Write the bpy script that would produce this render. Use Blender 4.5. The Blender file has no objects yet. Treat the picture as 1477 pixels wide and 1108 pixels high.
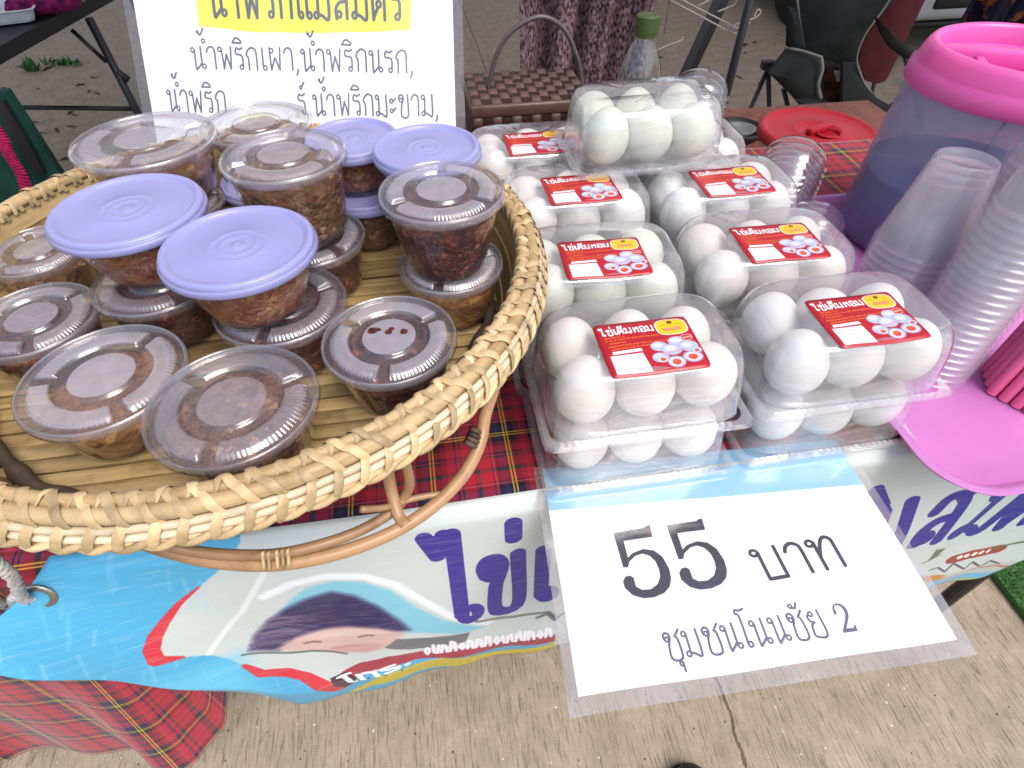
import bpy, bmesh, math, random
import numpy as np
from mathutils import Vector, Matrix
random.seed(7); np.random.seed(7)
R_ = math.radians
PI = math.pi
scene = bpy.context.scene
COL = scene.collection

# ------------------------------------------------------------------ camera, sky, sun, exposure
CAM_H = 1.224; PITCH = R_(46.4); FPX = 834.0
cam_d = bpy.data.cameras.new('camera'); cam = bpy.data.objects.new('camera', cam_d); COL.objects.link(cam)
cam.location = (0, 0, CAM_H); cam.rotation_euler = (PI/2 - PITCH, 0, 0)
cam_d.sensor_width = 36; cam_d.lens = FPX/1477*36; cam_d.clip_start = .01; cam_d.clip_end = 500
scene.camera = cam
SUN_EL, SUN_AZ = R_(58), R_(140)       # azimuth clockwise from +Y: behind the photographer, to the right
w = bpy.data.worlds.new('World'); scene.world = w; w.use_nodes = True
nt = w.node_tree; bg = nt.nodes['Background']
sky = nt.nodes.new('ShaderNodeTexSky'); sky.sky_type = 'NISHITA'; sky.sun_disc = False
sky.sun_elevation = SUN_EL; sky.sun_rotation = SUN_AZ; sky.air_density = 1.0; sky.dust_density = 3.5; sky.ozone_density = 1.0
nt.links.new(sky.outputs[0], bg.inputs[0]); bg.inputs[1].default_value = .15
sl = bpy.data.lights.new('sun', 'SUN'); sl.energy = 1.05; sl.angle = R_(32); sl.color = (1, .96, .92)
sun = bpy.data.objects.new('sun', sl); COL.objects.link(sun)
dirv = Vector((math.sin(SUN_AZ)*math.cos(SUN_EL), math.cos(SUN_AZ)*math.cos(SUN_EL), math.sin(SUN_EL)))
sun.rotation_euler = dirv.to_track_quat('Z', 'Y').to_euler(); sun.location = dirv*6
vs = scene.view_settings; vs.view_transform = 'Standard'; vs.look = 'None'; vs.exposure = 0.86; vs.gamma = 1; vs.use_curve_mapping = False
cy = scene.cycles
cy.max_bounces = 14; cy.diffuse_bounces = 4; cy.glossy_bounces = 4; cy.transmission_bounces = 8; cy.transparent_max_bounces = 40
cy.caustics_reflective = False; cy.caustics_refractive = False; cy.sample_clamp_indirect = 6
cy.use_denoising = True

# ------------------------------------------------------------------ frames: stall frame (u along the front edge, v away from the viewer, z up)
YAW = R_(9.2); CU, SU = math.cos(YAW), math.sin(YAW); OY = .295
def W(u, v, z): return Vector((u*CU - v*SU, OY + u*SU + v*CU, z))
def UV(p): return (p[0]*CU + (p[1]-OY)*SU, -p[0]*SU + (p[1]-OY)*CU)
FW = Vector((0, math.cos(PITCH), -math.sin(PITCH))); UPV = Vector((0, math.sin(PITCH), math.cos(PITCH)))
def ray(px, py): return Vector(((px-738.5)/FPX, 0, 0)) + UPV*((554-py)/FPX) + FW
def PZ(px, py, z):
    d = ray(px, py); return Vector((0, 0, CAM_H)) + d*((z-CAM_H)/d.z)
def PV(px, py, v):                      # point on the upright plane v = const of the stall frame
    d = ray(px, py); n = Vector((-SU, CU, 0)); o = W(0, v, 0)
    return Vector((0, 0, CAM_H)) + d*((o-Vector((0, 0, CAM_H))).dot(n)/d.dot(n))

# ------------------------------------------------------------------ object helpers
def tag(o, label=None, cat=None, group=None, kind=None):
    if label: o['label'] = label
    if cat: o['category'] = cat
    if group: o['group'] = group
    if kind: o['kind'] = kind
    return o
def empty(name, loc, rz=0, label=None, cat=None, group=None):
    o = bpy.data.objects.new(name, None); COL.objects.link(o); o.location = loc; o.rotation_euler = (0, 0, rz)
    o.empty_display_size = .02
    bpy.context.view_layer.update()
    return tag(o, label, cat, group)
def addmesh(name, me, parent=None):
    o = bpy.data.objects.new(name, me); COL.objects.link(o)
    if parent: o.parent = parent
    return o
def mesh(name, vf, mat, smooth=True, uvs=None, local=False):
    v, f = vf
    me = bpy.data.meshes.new(name); me.from_pydata([tuple(x) for x in v], [], [tuple(x) for x in f])
    if uvs is not None:
        ul = me.uv_layers.new(name='UVMap'); li = np.zeros(len(me.loops), 'i'); me.loops.foreach_get('vertex_index', li)
        ul.data.foreach_set('uv', np.asarray(uvs, 'f')[li].ravel())
    me.materials.append(mat)
    if smooth is True: me.shade_smooth()
    elif smooth: 
        me.shade_smooth(); me.set_sharp_from_angle(angle=R_(smooth))
    me.update()
    return me
def obj(name, vf, mat, parent=None, smooth=True, uvs=None, origin=None):
    """world-space vertices -> object; with a parent the vertices go to the parent's space"""
    v = [Vector(x) for x in vf[0]]
    if parent is not None:
        bpy.context.view_layer.update()
        M = parent.matrix_world.inverted(); v = [M @ x for x in v]
        return addmesh(name, mesh(name, (v, vf[1]), mat, smooth, uvs), parent)
    if origin is None:
        a = np.array([tuple(x) for x in v]); mn, mx = a.min(0), a.max(0)
        origin = Vector(((mn[0]+mx[0])/2, (mn[1]+mx[1])/2, mn[2]))
    origin = Vector(origin)
    o = addmesh(name, mesh(name, ([x-origin for x in v], vf[1]), mat, smooth, uvs)); o.location = origin
    return o
def lobj(name, vf, mat, parent, smooth=True, uvs=None):
    """vertices already in the parent's space"""
    return addmesh(name, mesh(name, vf, mat, smooth, uvs), parent)
def join(*vfs):
    V, F = [], []
    for v, f in vfs:
        n = len(V); V += [tuple(x) for x in v]; F += [tuple(i+n for i in q) for q in f]
    return V, F
def box(c, s, rz=0, M=None):
    V = [Vector((x*s[0]/2, y*s[1]/2, z*s[2]/2)) for x in (-1, 1) for y in (-1, 1) for z in (-1, 1)]
    Rm = Matrix.Rotation(rz, 3, 'Z')
    V = [Rm @ x + Vector(c) for x in V]
    return V, [(0, 1, 3, 2), (4, 6, 7, 5), (0, 4, 5, 1), (2, 3, 7, 6), (0, 2, 6, 4), (1, 5, 7, 3)]
def rbox(c, s, b, rz=0, seg=2):
    bm = bmesh.new(); bmesh.ops.create_cube(bm, size=1)
    for v in bm.verts: v.co = Vector((v.co.x*s[0], v.co.y*s[1], v.co.z*s[2]))
    bmesh.ops.bevel(bm, geom=bm.edges[:], offset=b, segments=seg, profile=.5, affect='EDGES')
    Rm = Matrix.Rotation(rz, 3, 'Z'); bm.verts.ensure_lookup_table()
    V = [Rm @ v.co + Vector(c) for v in bm.verts]; F = [[v.index for v in f.verts] for f in bm.faces]; bm.free()
    return V, F
def lathe(prof, seg=48, c=(0, 0, 0), close=False):
    V, F = [], []
    n = len(prof)
    for (r, z) in prof:
        for k in range(seg):
            a = 2*PI*k/seg; V.append((c[0]+r*math.cos(a), c[1]+r*math.sin(a), c[2]+z))
    for i in range(n-1 if not close else n):
        j = (i+1) % n
        for k in range(seg):
            k2 = (k+1) % seg; F.append((i*seg+k, i*seg+k2, j*seg+k2, j*seg+k))
    if not close:
        for i, rev in ((0, True), (n-1, False)):
            if prof[i][0] > 1e-6:
                pass
    return V, F
def capped(prof, seg=48, c=(0, 0, 0)):
    p = list(prof)
    if p[0][0] > 1e-6: p = [(1e-5, p[0][1])]+p
    if p[-1][0] > 1e-6: p = p+[(1e-5, p[-1][1])]
    return lathe(p, seg, c)
def tube(pts, r, seg=8, closed=False, flat=None, caps=True, up=None):
    """r number or list; flat=(a,b) scales the section along normal / binormal"""
    P = [Vector(p) for p in pts]; n = len(P); V, F = [], []
    a, b = flat or (1, 1)
    T = []
    for i in range(n):
        if closed: t = P[(i+1) % n]-P[i-1]
        else: t = P[min(i+1, n-1)]-P[max(i-1, 0)]
        T.append(t.normalized() if t.length > 1e-9 else Vector((0, 0, 1)))
    N = Vector(up) if up is not None else (Vector((0, 0, 1)) if abs(T[0].z) < .9 else Vector((1, 0, 0)))
    for i in range(n):
        N0 = Vector(up) if up is not None else N
        N = (N0 - T[i]*N0.dot(T[i]))
        N = N.normalized() if N.length > 1e-6 else T[i].orthogonal().normalized()
        B = T[i].cross(N)
        rr = r[i] if hasattr(r, '__len__') else r
        for k in range(seg):
            an = 2*PI*k/seg
            V.append(P[i] + N*(rr*a*math.cos(an)) + B*(rr*b*math.sin(an)))
    for i in range(n if closed else n-1):
        j = (i+1) % n
        for k in range(seg):
            k2 = (k+1) % seg; F.append((i*seg+k, i*seg+k2, j*seg+k2, j*seg+k))
    if not closed and caps:
        F.append(tuple(range(seg))[::-1]); F.append(tuple((n-1)*seg+k for k in range(seg)))
    return V, F
def spline(pts, n):
    """Catmull-Rom"""
    P = [Vector(p) for p in pts]; P = [P[0]*2-P[1]]+P+[P[-1]*2-P[-2]]; out = []
    m = len(P)-3
    for i in range(n):
        s = i/(n-1)*m; k = min(int(s), m-1); t = s-k
        a, b, c, d = P[k:k+4]
        out.append(.5*((2*b)+(c-a)*t+(2*a-5*b+4*c-d)*t*t+(3*b-a-3*c+d)*t**3))
    return out
def grid(fn, nu, nv):
    V, F, U = [], [], []
    for j in range(nv+1):
        for i in range(nu+1):
            V.append(fn(i/nu, j/nv)); U.append((i/nu, j/nv))
    for j in range(nv):
        for i in range(nu):
            a = j*(nu+1)+i; F.append((a, a+1, a+nu+2, a+nu+1))
    return (V, F), U
def thicken(o, t, off=-1):
    m = o.modifiers.new('thickness', 'SOLIDIFY'); m.thickness = t; m.offset = off; return o
def copy_tree(o, parent=None):
    c = o.copy(); COL.objects.link(c)
    if parent: c.parent = parent
    for ch in list(o.children): copy_tree(ch, c)
    return c
def interp(x, xs, ys): return float(np.interp(x, xs, ys))

# ------------------------------------------------------------------ materials
def srgb(r, g, b):
    f = lambda c: (c/255/12.92) if c/255 <= .04045 else ((c/255+.055)/1.055)**2.4
    return (f(r), f(g), f(b), 1)
class NT:
    def __init__(s, name):
        s.m = bpy.data.materials.new(name); s.m.use_nodes = True; s.t = s.m.node_tree; s.t.nodes.clear()
        s.out = s.t.nodes.new('ShaderNodeOutputMaterial')
    def n(s, typ, **kw):
        nd = s.t.nodes.new('ShaderNode'+typ)
        for k, v in kw.items():
            if k.startswith('_'): nd.inputs[int(k[1:])].default_value = v
            else: setattr(nd, k, v)
        return nd
    def l(s, a, b): s.t.links.new(a, b)
    def math(s, op, a, b=None, c=None):
        nd = s.n('Math', operation=op)
        for i, x in enumerate((a, b, c)):
            if x is None: continue
            if hasattr(x, 'is_output'): s.l(x, nd.inputs[i])
            else: nd.inputs[i].default_value = x
        return nd.outputs[0]
    def mix(s, fac, a, b, mode='MIX'):
        nd = s.n('Mix', data_type='RGBA', blend_type=mode)
        for i, x in ((0, fac), (6, a), (7, b)):
            if hasattr(x, 'is_output'): s.l(x, nd.inputs[i])
            else: nd.inputs[i].default_value = x
        return nd.outputs[2]
    def ramp(s, fac, stops, interp='LINEAR'):
        nd = s.n('ValToRGB'); cr = nd.color_ramp; cr.interpolation = interp
        while len(cr.elements) < len(stops): cr.elements.new(.5)
        for e, (p, c) in zip(cr.elements, stops): e.position = p; e.color = c if len(c) == 4 else (*c, 1)
        s.l(fac, nd.inputs[0]); return nd.outputs[0]
    def coord(s, kind='Object'): return s.n('TexCoord').outputs[kind]
    def noise(s, vec, scale, detail=4, rough=.55, dist=0):
        nd = s.n('TexNoise'); nd.inputs['Scale'].default_value = scale; nd.inputs['Detail'].default_value = detail
        nd.inputs['Roughness'].default_value = rough; nd.inputs['Distortion'].default_value = dist
        if vec is not None: s.l(vec, nd.inputs['Vector'])
        return nd
    def mapping(s, vec, scale=(1, 1, 1), rot=(0, 0, 0), loc=(0, 0, 0)):
        nd = s.n('Mapping'); nd.inputs['Scale'].default_value = scale; nd.inputs['Rotation'].default_value = rot; nd.inputs['Location'].default_value = loc
        s.l(vec, nd.inputs['Vector']); return nd.outputs[0]
    def bump(s, h, strength=.3, dist=.002):
        nd = s.n('Bump'); nd.inputs['Strength'].default_value = strength; nd.inputs['Distance'].default_value = dist
        s.l(h, nd.inputs['Height']); return nd.outputs[0]
    def principled(s, base, rough=.5, spec=.5, normal=None, **kw):
        b = s.n('BsdfPrincipled')
        if hasattr(base, 'is_output'): s.l(base, b.inputs['Base Color'])
        else: b.inputs['Base Color'].default_value = base
        if hasattr(rough, 'is_output'): s.l(rough, b.inputs['Roughness'])
        else: b.inputs['Roughness'].default_value = rough
        b.inputs['Specular IOR Level'].default_value = spec
        if normal is not None: s.l(normal, b.inputs['Normal'])
        for k, v in kw.items():
            k = k.replace('_', ' ')
            if hasattr(v, 'is_output'): s.l(v, b.inputs[k])
            else: b.inputs[k].default_value = v
        s.l(b.outputs[0], s.out.inputs[0]); s.b = b
        return s.m
def plain(name, col, rough=.5, spec=.5, vary=.12, scale=30, bump=.15, bscale=None, **kw):
    t = NT(name); co = t.coord()
    n = t.noise(co, scale, 5).outputs[0]
    dark = tuple(c*(1-vary) for c in col[:3])+(1,); lite = tuple(min(1, c*(1+vary)) for c in col[:3])+(1,)
    c = t.ramp(n, [(.3, dark), (.7, lite)])
    nb = t.noise(co, bscale or scale*4, 4).outputs[0]
    return t.principled(c, rough, spec, t.bump(nb, bump, .001), **kw)
def lid_plastic():  # bright overhead reflection on the lid flats is put in as milky colour
    t = NT('clear_lid_plastic'); co = t.coord(); nb = t.noise(co, 50, 3, .5).outputs[0]; nrm = t.bump(nb, .2, .0015)
    at = t.n('Attribute', attribute_name='milky').outputs['Fac']; oi = t.n('ObjectInfo').outputs['Random']
    tr = t.n('BsdfTransparent'); tr.inputs[0].default_value = (.95, .945, .96, 1)
    gl = t.n('BsdfGlossy'); gl.inputs['Roughness'].default_value = .12; t.l(nrm, gl.inputs['Normal'])
    dd = t.n('BsdfDiffuse'); dd.inputs[0].default_value = (.46, .445, .50, 1); t.l(nrm, dd.inputs['Normal'])
    n2 = t.noise(co, 70, 5).outputs[0]
    hz = t.math('MULTIPLY', at, t.math('ADD', t.math('MULTIPLY', oi, .30), .20)); hz = t.math('MULTIPLY', hz, t.math('ADD', t.math('MULTIPLY', n2, .7), .65)); hz = t.math('ADD', hz, .09)
    lw = t.n('LayerWeight'); lw.inputs['Blend'].default_value = .5; t.l(nrm, lw.inputs['Normal'])
    f = t.math('MINIMUM', t.math('ADD', t.math('MULTIPLY', t.math('POWER', lw.outputs['Facing'], 5.0), 1.6), .10), .9)
    m1 = t.n('MixShader'); t.l(hz, m1.inputs[0]); t.l(tr.outputs[0], m1.inputs[1]); t.l(dd.outputs[0], m1.inputs[2])
    m2 = t.n('MixShader'); t.l(f, m2.inputs[0]); t.l(m1.outputs[0], m2.inputs[1]); t.l(gl.outputs[0], m2.inputs[2])
    t.l(m2.outputs[0], t.out.inputs[0]); return t.m
def clear_plastic(name, tint=(.985, .987, .99), gloss=.5, rough=.07, haze=.02, bump=.25, bscale=60, hazecol=(.8, .8, .85), streak=None):
    """thin clear plastic sheet: see-through with fresnel reflection and a little milkiness"""
    t = NT(name); co = t.coord()
    nb = t.noise(co, bscale, 3, .5).outputs[0]
    nrm = t.bump(nb, bump, .0015)
    tr = t.n('BsdfTransparent'); tr.inputs[0].default_value = (*tint, 1)
    gl = t.n('BsdfGlossy'); gl.inputs['Roughness'].default_value = rough; gl.inputs[0].default_value = (1, 1, 1, 1); t.l(nrm, gl.inputs['Normal'])
    df = t.n('BsdfTranslucent'); df.inputs[0].default_value = (*hazecol, 1); t.l(nrm, df.inputs['Normal'])
    dd = t.n('BsdfDiffuse'); dd.inputs[0].default_value = (*hazecol, 1); t.l(nrm, dd.inputs['Normal'])
    md = t.n('MixShader', _0=.5); t.l(df.outputs[0], md.inputs[1]); t.l(dd.outputs[0], md.inputs[2])
    lw = t.n('LayerWeight'); lw.inputs['Blend'].default_value = .5; t.l(nrm, lw.inputs['Normal'])
    f = t.math('ADD', t.math('MULTIPLY', t.math('POWER', lw.outputs['Facing'], 5.0), .92), .05)
    f = t.math('MINIMUM', t.math('MULTIPLY', f, gloss*2), .9)
    n2 = t.noise(co, bscale*.4, 4).outputs[0]
    if streak:
        n3 = t.noise(t.mapping(co, streak), 1.6, 5, .65, .4).outputs[0]
        n2 = t.math('ADD', t.math('MULTIPLY', n2, .4), t.ramp(n3, [(.42, (0, 0, 0)), (.64, (1.6, 1.6, 1.6))]))
        b2 = t.n('Bump'); b2.inputs['Strength'].default_value = .5; b2.inputs['Distance'].default_value = .002; t.l(n3, b2.inputs['Height']); t.l(nrm, b2.inputs['Normal']); t.l(b2.outputs[0], gl.inputs['Normal'])
    hz = t.math('MULTIPLY', t.math('ADD', n2, .5), haze)
    m1 = t.n('MixShader'); t.l(hz, m1.inputs[0]); t.l(tr.outputs[0], m1.inputs[1]); t.l(md.outputs[0], m1.inputs[2])
    m2 = t.n('MixShader'); t.l(f, m2.inputs[0]); t.l(m1.outputs[0], m2.inputs[1]); t.l(gl.outputs[0], m2.inputs[2])
    t.l(m2.outputs[0], t.out.inputs[0]); return t.m
M = {}
M['clear'] = clear_plastic('clear_plastic', gloss=1.15, haze=.135, bump=.5, bscale=38, rough=.09, streak=(5, 5, 55), hazecol=(.86, .85, .88))
M['clear_edge'] = clear_plastic('clear_plastic_flange', gloss=1.3, haze=.16, bump=.6, bscale=60, rough=.12, hazecol=(.85, .84, .9))
M['clear_cup'] = clear_plastic('clear_cup_plastic', gloss=.7, haze=.02, bump=.2, bscale=30, tint=(.96, .96, .965))
M['clear_lid'] = lid_plastic()
M['cup_stack'] = clear_plastic('thin_drink_cup_plastic', gloss=.45, haze=.20, rough=.15, bump=.1, bscale=40, hazecol=(.95, .93, 1), tint=(.995, .99, .995))
M['bottle'] = clear_plastic('bottle_plastic', gloss=.8, haze=.02, tint=(.93, .97, .96))
M['laminate'] = clear_plastic('laminating_film', gloss=.8, haze=.06, rough=.1, bump=.4, bscale=14, hazecol=(.9, .88, .9), tint=(.985, .98, .985))
M['lilac'] = plain('lilac_lid_plastic', (.27, .27, .50, 1), .34, .5, .04, 25, .05, Subsurface_Weight=.25, Subsurface_Radius=(.02, .02, .03), Subsurface_Scale=.3)
M['pink_lid'] = plain('pink_plastic', (.64, .095, .36, 1), .35, .5, .05, 20, .05, Subsurface_Weight=.2, Subsurface_Scale=.2)
M['pink_tray'] = plain('pink_tray_plastic', (.55, .19, .48, 1), .3, .5, .08, 9, .1, Subsurface_Weight=.2, Subsurface_Scale=.2)
M['red_plastic'] = plain('red_plastic', (.33, .005, .014, 1), .4, .5, .08, 12, .1)
M['straw'] = plain('pink_straw_plastic', (.80, .16, .30, 1), .35, .5, .1, 14, .1)
M['dark_metal'] = plain('dark_painted_steel', (.012, .013, .018, 1), .45, .5, .2, 20, .2)
M['grey_metal'] = plain('grommet_metal', (.35, .33, .28, 1), .3, .5, .2, 60, .1, Metallic=.9)
M['white_wire'] = plain('white_coated_wire', (.42, .38, .33, 1), .5, .4, .1, 40, .1)
M['green_cap'] = plain('olive_cap_plastic', (.045, .075, .02, 1), .45, .4, .1, 60, .1)
M['rope'] = plain('white_rope', (.55, .54, .52, 1), .8, .2, .15, 200, .6, 500)
M['canvas'] = plain('chair_canvas', (.022, .025, .024, 1), .85, .2, .25, 18, .5, 300)
M['maroon'] = plain('maroon_canvas', (.10, .02, .028, 1), .8, .2, .15, 18, .4, 300)
M['piping'] = plain('pale_piping', (.22, .22, .19, 1), .7, .2, .15, 40, .2)
M['car'] = plain('white_car_paint', (.45, .48, .50, 1), .2, .6, .05, 5, .02)
M['black_plastic'] = plain('black_plastic', (.01, .01, .012, 1), .5, .4, .2, 10, .1)
M['green_cloth'] = plain('dark_green_cloth', (.008, .045, .035, 1), .8, .2, .3, 12, .5, 200)
M['magenta'] = plain('magenta_knit', (.30, .008, .07, 1), .85, .2, .5, 120, .9, 250)
M['wood'] = None
def wood(name, a, b, sc=(30, 3, 30), rough=.5, bump=.3):
    t = NT(name); co = t.mapping(t.coord(), sc); n = t.noise(co, 3, 8, .65, .6).outputs[0]
    return t.principled(t.ramp(n, [(.3, a), (.55, b), (.8, a)]), rough, .35, t.bump(n, bump, .001))
M['wood'] = wood('red_brown_wood', srgb(84, 44, 38), srgb(128, 80, 66))
M['table_wood'] = wood('table_board', srgb(120, 100, 80), srgb(150, 130, 105))

CRACK = .475
def mat_ground():
    t = NT('brushed_concrete'); co = t.coord()
    rot = t.mapping(co, (1, 1, 1), (0, 0, -YAW))
    st = t.mapping(rot, (250, 20, 1)); s1 = t.noise(st, 1, 6, .7, .4).outputs[0]
    st2 = t.mapping(rot, (90, 5, 1), loc=(3, 1, 0)); s2 = t.noise(st2, 1, 4, .6, .8).outputs[0]
    big = t.noise(co, 2.2, 6, .6).outputs[0]; mid = t.noise(co, 14, 8, .7).outputs[0]; fine = t.noise(co, 420, 3, .6).outputs[0]
    c = t.ramp(big, [(.25, srgb(148, 138, 120)), (.5, srgb(168, 157, 137)), (.75, srgb(158, 149, 132))])
    c = t.mix(.6, c, t.ramp(mid, [(.3, srgb(124, 112, 94)), (.7, srgb(180, 166, 144))]))
    c = t.mix(t.ramp(s1, [(.5, (0, 0, 0)), (.68, (.9, .9, .9))]), c, srgb(92, 80, 66))
    c = t.mix(t.ramp(s2, [(.60, (0, 0, 0)), (.74, (.5, .5, .5))]), c, srgb(105, 92, 80))
    c = t.mix(t.ramp(fine, [(.3, (.5, .5, .5)), (.5, (0, 0, 0))]), c, srgb(112, 98, 84))
    pb = t.n('TexVoronoi'); pb.inputs['Scale'].default_value = 75; t.l(co, pb.inputs['Vector'])
    pr = t.noise(co, 41, 2).outputs[0]
    g = t.math('MULTIPLY', t.ramp(pb.outputs['Distance'], [(.10, (1, 1, 1)), (.17, (0, 0, 0))]), t.ramp(pr, [(.6, (0, 0, 0)), (.64, (1, 1, 1))]))
    c = t.mix(g, c, srgb(215, 205, 190))
    g2 = t.math('MULTIPLY', t.ramp(pb.outputs['Distance'], [(.12, (1, 1, 1)), (.2, (0, 0, 0))]), t.ramp(pr, [(.36, (1, 1, 1)), (.40, (0, 0, 0))]))
    c = t.mix(g2, c, srgb(60, 52, 46))
    sx = t.n('SeparateXYZ'); t.l(rot, sx.inputs[0]); cn = t.noise(t.mapping(rot, (6, 6, 6)), 1, 5, .7).outputs[0]
    cr = t.math('ABSOLUTE', t.math('SUBTRACT', t.math('ADD', sx.outputs[0], t.math('MULTIPLY', cn, .05)), CRACK)); crm = t.ramp(t.math('MULTIPLY', cr, 100.0), [(.12, (1, 1, 1)), (.4, (0, 0, 0))])
    c = t.mix(t.math('MULTIPLY', crm, .8), c, srgb(74, 54, 44))
    h = t.math('ADD', t.math('MULTIPLY', s1, -1.0), t.math('MULTIPLY', fine, .5))
    h = t.math('ADD', h, t.math('MULTIPLY', mid, .8)); h = t.math('SUBTRACT', h, t.math('MULTIPLY', crm, 2.0))
    return t.principled(c, .82, .3, t.bump(h, .7, .0015))
M['ground'] = mat_ground()

def mat_tartan():
    t = NT('red_tartan_cotton'); uvn = t.n('UVMap').outputs[0]; sp = t.n('SeparateXYZ'); t.l(uvn, sp.inputs[0])
    red, dr, nv, bk, gn, ye, pk = srgb(172, 34, 52), srgb(120, 24, 44), srgb(40, 38, 74), srgb(28, 20, 30), srgb(30, 62, 62), srgb(206, 176, 60), srgb(170, 84, 104)
    st = [(0, bk), (.035, nv), (.11, bk), (.145, ye), (.165, bk), (.19, ye), (.21, bk), (.30, dr), (.36, red), (.47, nv), (.50, red), (.53, gn), (.555, red), (.70, dr), (.73, gn), (.77, red), (.92, dr), (.95, pk), (.965, dr), (.985, bk)]
    A = []
    for k, per, ph in ((0, .078, .1), (1, .078, .62)):
        f = t.math('FRACT', t.math('ADD', t.math('DIVIDE', sp.outputs[k], per), ph)); A.append(t.ramp(f, st, 'CONSTANT'))
    tw = t.math('FRACT', t.math('MULTIPLY', t.math('ADD', sp.outputs[0], sp.outputs[1]), 700.0))
    fac = t.math('ADD', t.math('MULTIPLY', t.math('GREATER_THAN', tw, .5), .16), .42)
    c = t.mix(fac, A[0], A[1])
    n = t.noise(t.coord(), 6, 5).outputs[0]
    c = t.mix(.35, c, t.ramp(n, [(.3, (.5, .5, .5)), (.7, (.95, .95, .95))]), 'MULTIPLY')
    weave = t.noise(t.mapping(uvn, (900, 900, 1)), 1, 2).outputs[0]
    wr = t.noise(t.coord(), 9, 3).outputs[0]
    h = t.math('ADD', t.math('MULTIPLY', weave, .1), t.math('MULTIPLY', wr, 2.5))
    return t.principled(c, .85, .15, t.bump(h, .5, .002), Sheen_Weight=.2)
M['tartan'] = mat_tartan()

def mat_bamboo(name, a, b, c3, sc=(6, 90, 90), rough=.5, bump=.5):
    t = NT(name); oi = t.n('ObjectInfo').outputs['Random']; co = t.coord()
    off = t.n('CombineXYZ'); t.l(t.math('MULTIPLY', oi, 37.0), off.inputs[0]); t.l(t.math('MULTIPLY', oi, 11.0), off.inputs[1])
    va = t.n('VectorMath', operation='ADD'); t.l(co, va.inputs[0]); t.l(off.outputs[0], va.inputs[1])
    s = t.mapping(va.outputs[0], sc); n = t.noise(s, 1, 7, .7, .3).outputs[0]
    c = t.ramp(n, [(.25, a), (.5, b), (.78, c3)])
    blot = t.noise(va.outputs[0], 22, 5, .6).outputs[0]
    c = t.mix(t.ramp(blot, [(.52, (0, 0, 0)), (.75, (.75, .75, .75))]), c, tuple(x*.6 for x in a[:3])+(1,))
    hv = t.n('HueSaturation'); t.l(c, hv.inputs['Color']); t.l(t.math('ADD', t.math('MULTIPLY', oi, .5), .72), hv.inputs['Value'])
    return t.principled(hv.outputs[0], rough, .4, t.bump(n, bump, .0012))
M['bamboo'] = mat_bamboo('bamboo_split', srgb(100, 78, 46), srgb(162, 136, 90), srgb(186, 164, 122))
M['rattan'] = mat_bamboo('rattan_wrap', srgb(150, 126, 88), srgb(186, 162, 120), srgb(198, 178, 140), (25, 60, 60), .45, .3)
M['rattan_core'] = mat_bamboo('rattan_core', srgb(122, 98, 62), srgb(170, 146, 104), srgb(186, 166, 130), (8, 8, 120), .5, .3)
M['white_split'] = mat_bamboo('pale_bamboo_split', srgb(160, 138, 106), srgb(198, 180, 150), srgb(212, 198, 174), (8, 8, 120), .5, .3)
M['hoop'] = mat_bamboo('polished_rattan', srgb(128, 92, 62), srgb(166, 130, 94), srgb(156, 120, 84), (10, 10, 10), .35, .1)
M['vine'] = mat_bamboo('dark_vine', srgb(48, 38, 32), srgb(84, 68, 54), srgb(66, 54, 46), (60, 60, 60), .6, .8)
M['gap'] = plain('dark_basket_cane', srgb(120, 96, 62), .7, .2, .3, 40, .4)  # darker brown for the base, floor mat and outer wall

def mat_paste(name, cols, vs_=170, flecks=None):
    t = NT(name); oi = t.n('ObjectInfo').outputs['Random']; co = t.coord()
    va = t.n('VectorMath', operation='ADD'); t.l(co, va.inputs[0])
    of = t.n('CombineXYZ'); t.l(t.math('MULTIPLY', oi, 9.0), of.inputs[0]); t.l(of.outputs[0], va.inputs[1])
    nz = t.noise(va.outputs[0], 130, 4, .7); sc_ = t.n('VectorMath', operation='SCALE'); t.l(nz.outputs[1], sc_.inputs[0]); sc_.inputs['Scale'].default_value = .010
    ad = t.n('VectorMath', operation='ADD'); t.l(va.outputs[0], ad.inputs[0]); t.l(sc_.outputs[0], ad.inputs[1])
    vo = t.n('TexVoronoi'); vo.inputs['Scale'].default_value = vs_*1.7; t.l(ad.outputs[0], vo.inputs['Vector'])
    sp = t.n('SeparateColor'); t.l(vo.outputs['Color'], sp.inputs[0])
    big = t.noise(va.outputs[0], 70, 8, .75).outputs[0]
    c = t.ramp(t.math('ADD', t.math('MULTIPLY', big, .95), t.math('MULTIPLY', sp.outputs[0], .14)), [(.28, cols[0]), (.48, cols[1]), (.62, cols[2]), (.76, cols[3])])
    if flecks: c = t.mix(t.math('GREATER_THAN', sp.outputs[1], .95), c, flecks)
    h = t.math('ADD', t.math('MULTIPLY', vo.outputs['Distance'], -1.0), t.math('MULTIPLY', big, 1.4))
    return t.principled(c, .32, .5, t.bump(h, .9, .004))
M['paste_orange'] = mat_paste('orange_brown_chilli_paste', (srgb(98, 42, 22), srgb(156, 82, 48), srgb(192, 116, 74), srgb(208, 146, 102)), 150, srgb(214, 160, 96))
M['paste_brown'] = mat_paste('brown_chilli_paste', (srgb(62, 34, 20), srgb(108, 66, 40), srgb(140, 96, 64), srgb(168, 128, 96)), 110, srgb(190, 150, 110))
M['paste_dark'] = mat_paste('dark_roasted_chilli_paste', (srgb(38, 14, 16), srgb(70, 26, 24), srgb(104, 46, 36), srgb(140, 72, 54)), 120, srgb(160, 90, 60))
M['paste_olive'] = mat_paste('oily_amber_chilli_paste', (srgb(92, 50, 20), srgb(138, 88, 40), srgb(164, 112, 62), srgb(186, 138, 90)), 90, srgb(205, 150, 80))
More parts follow.
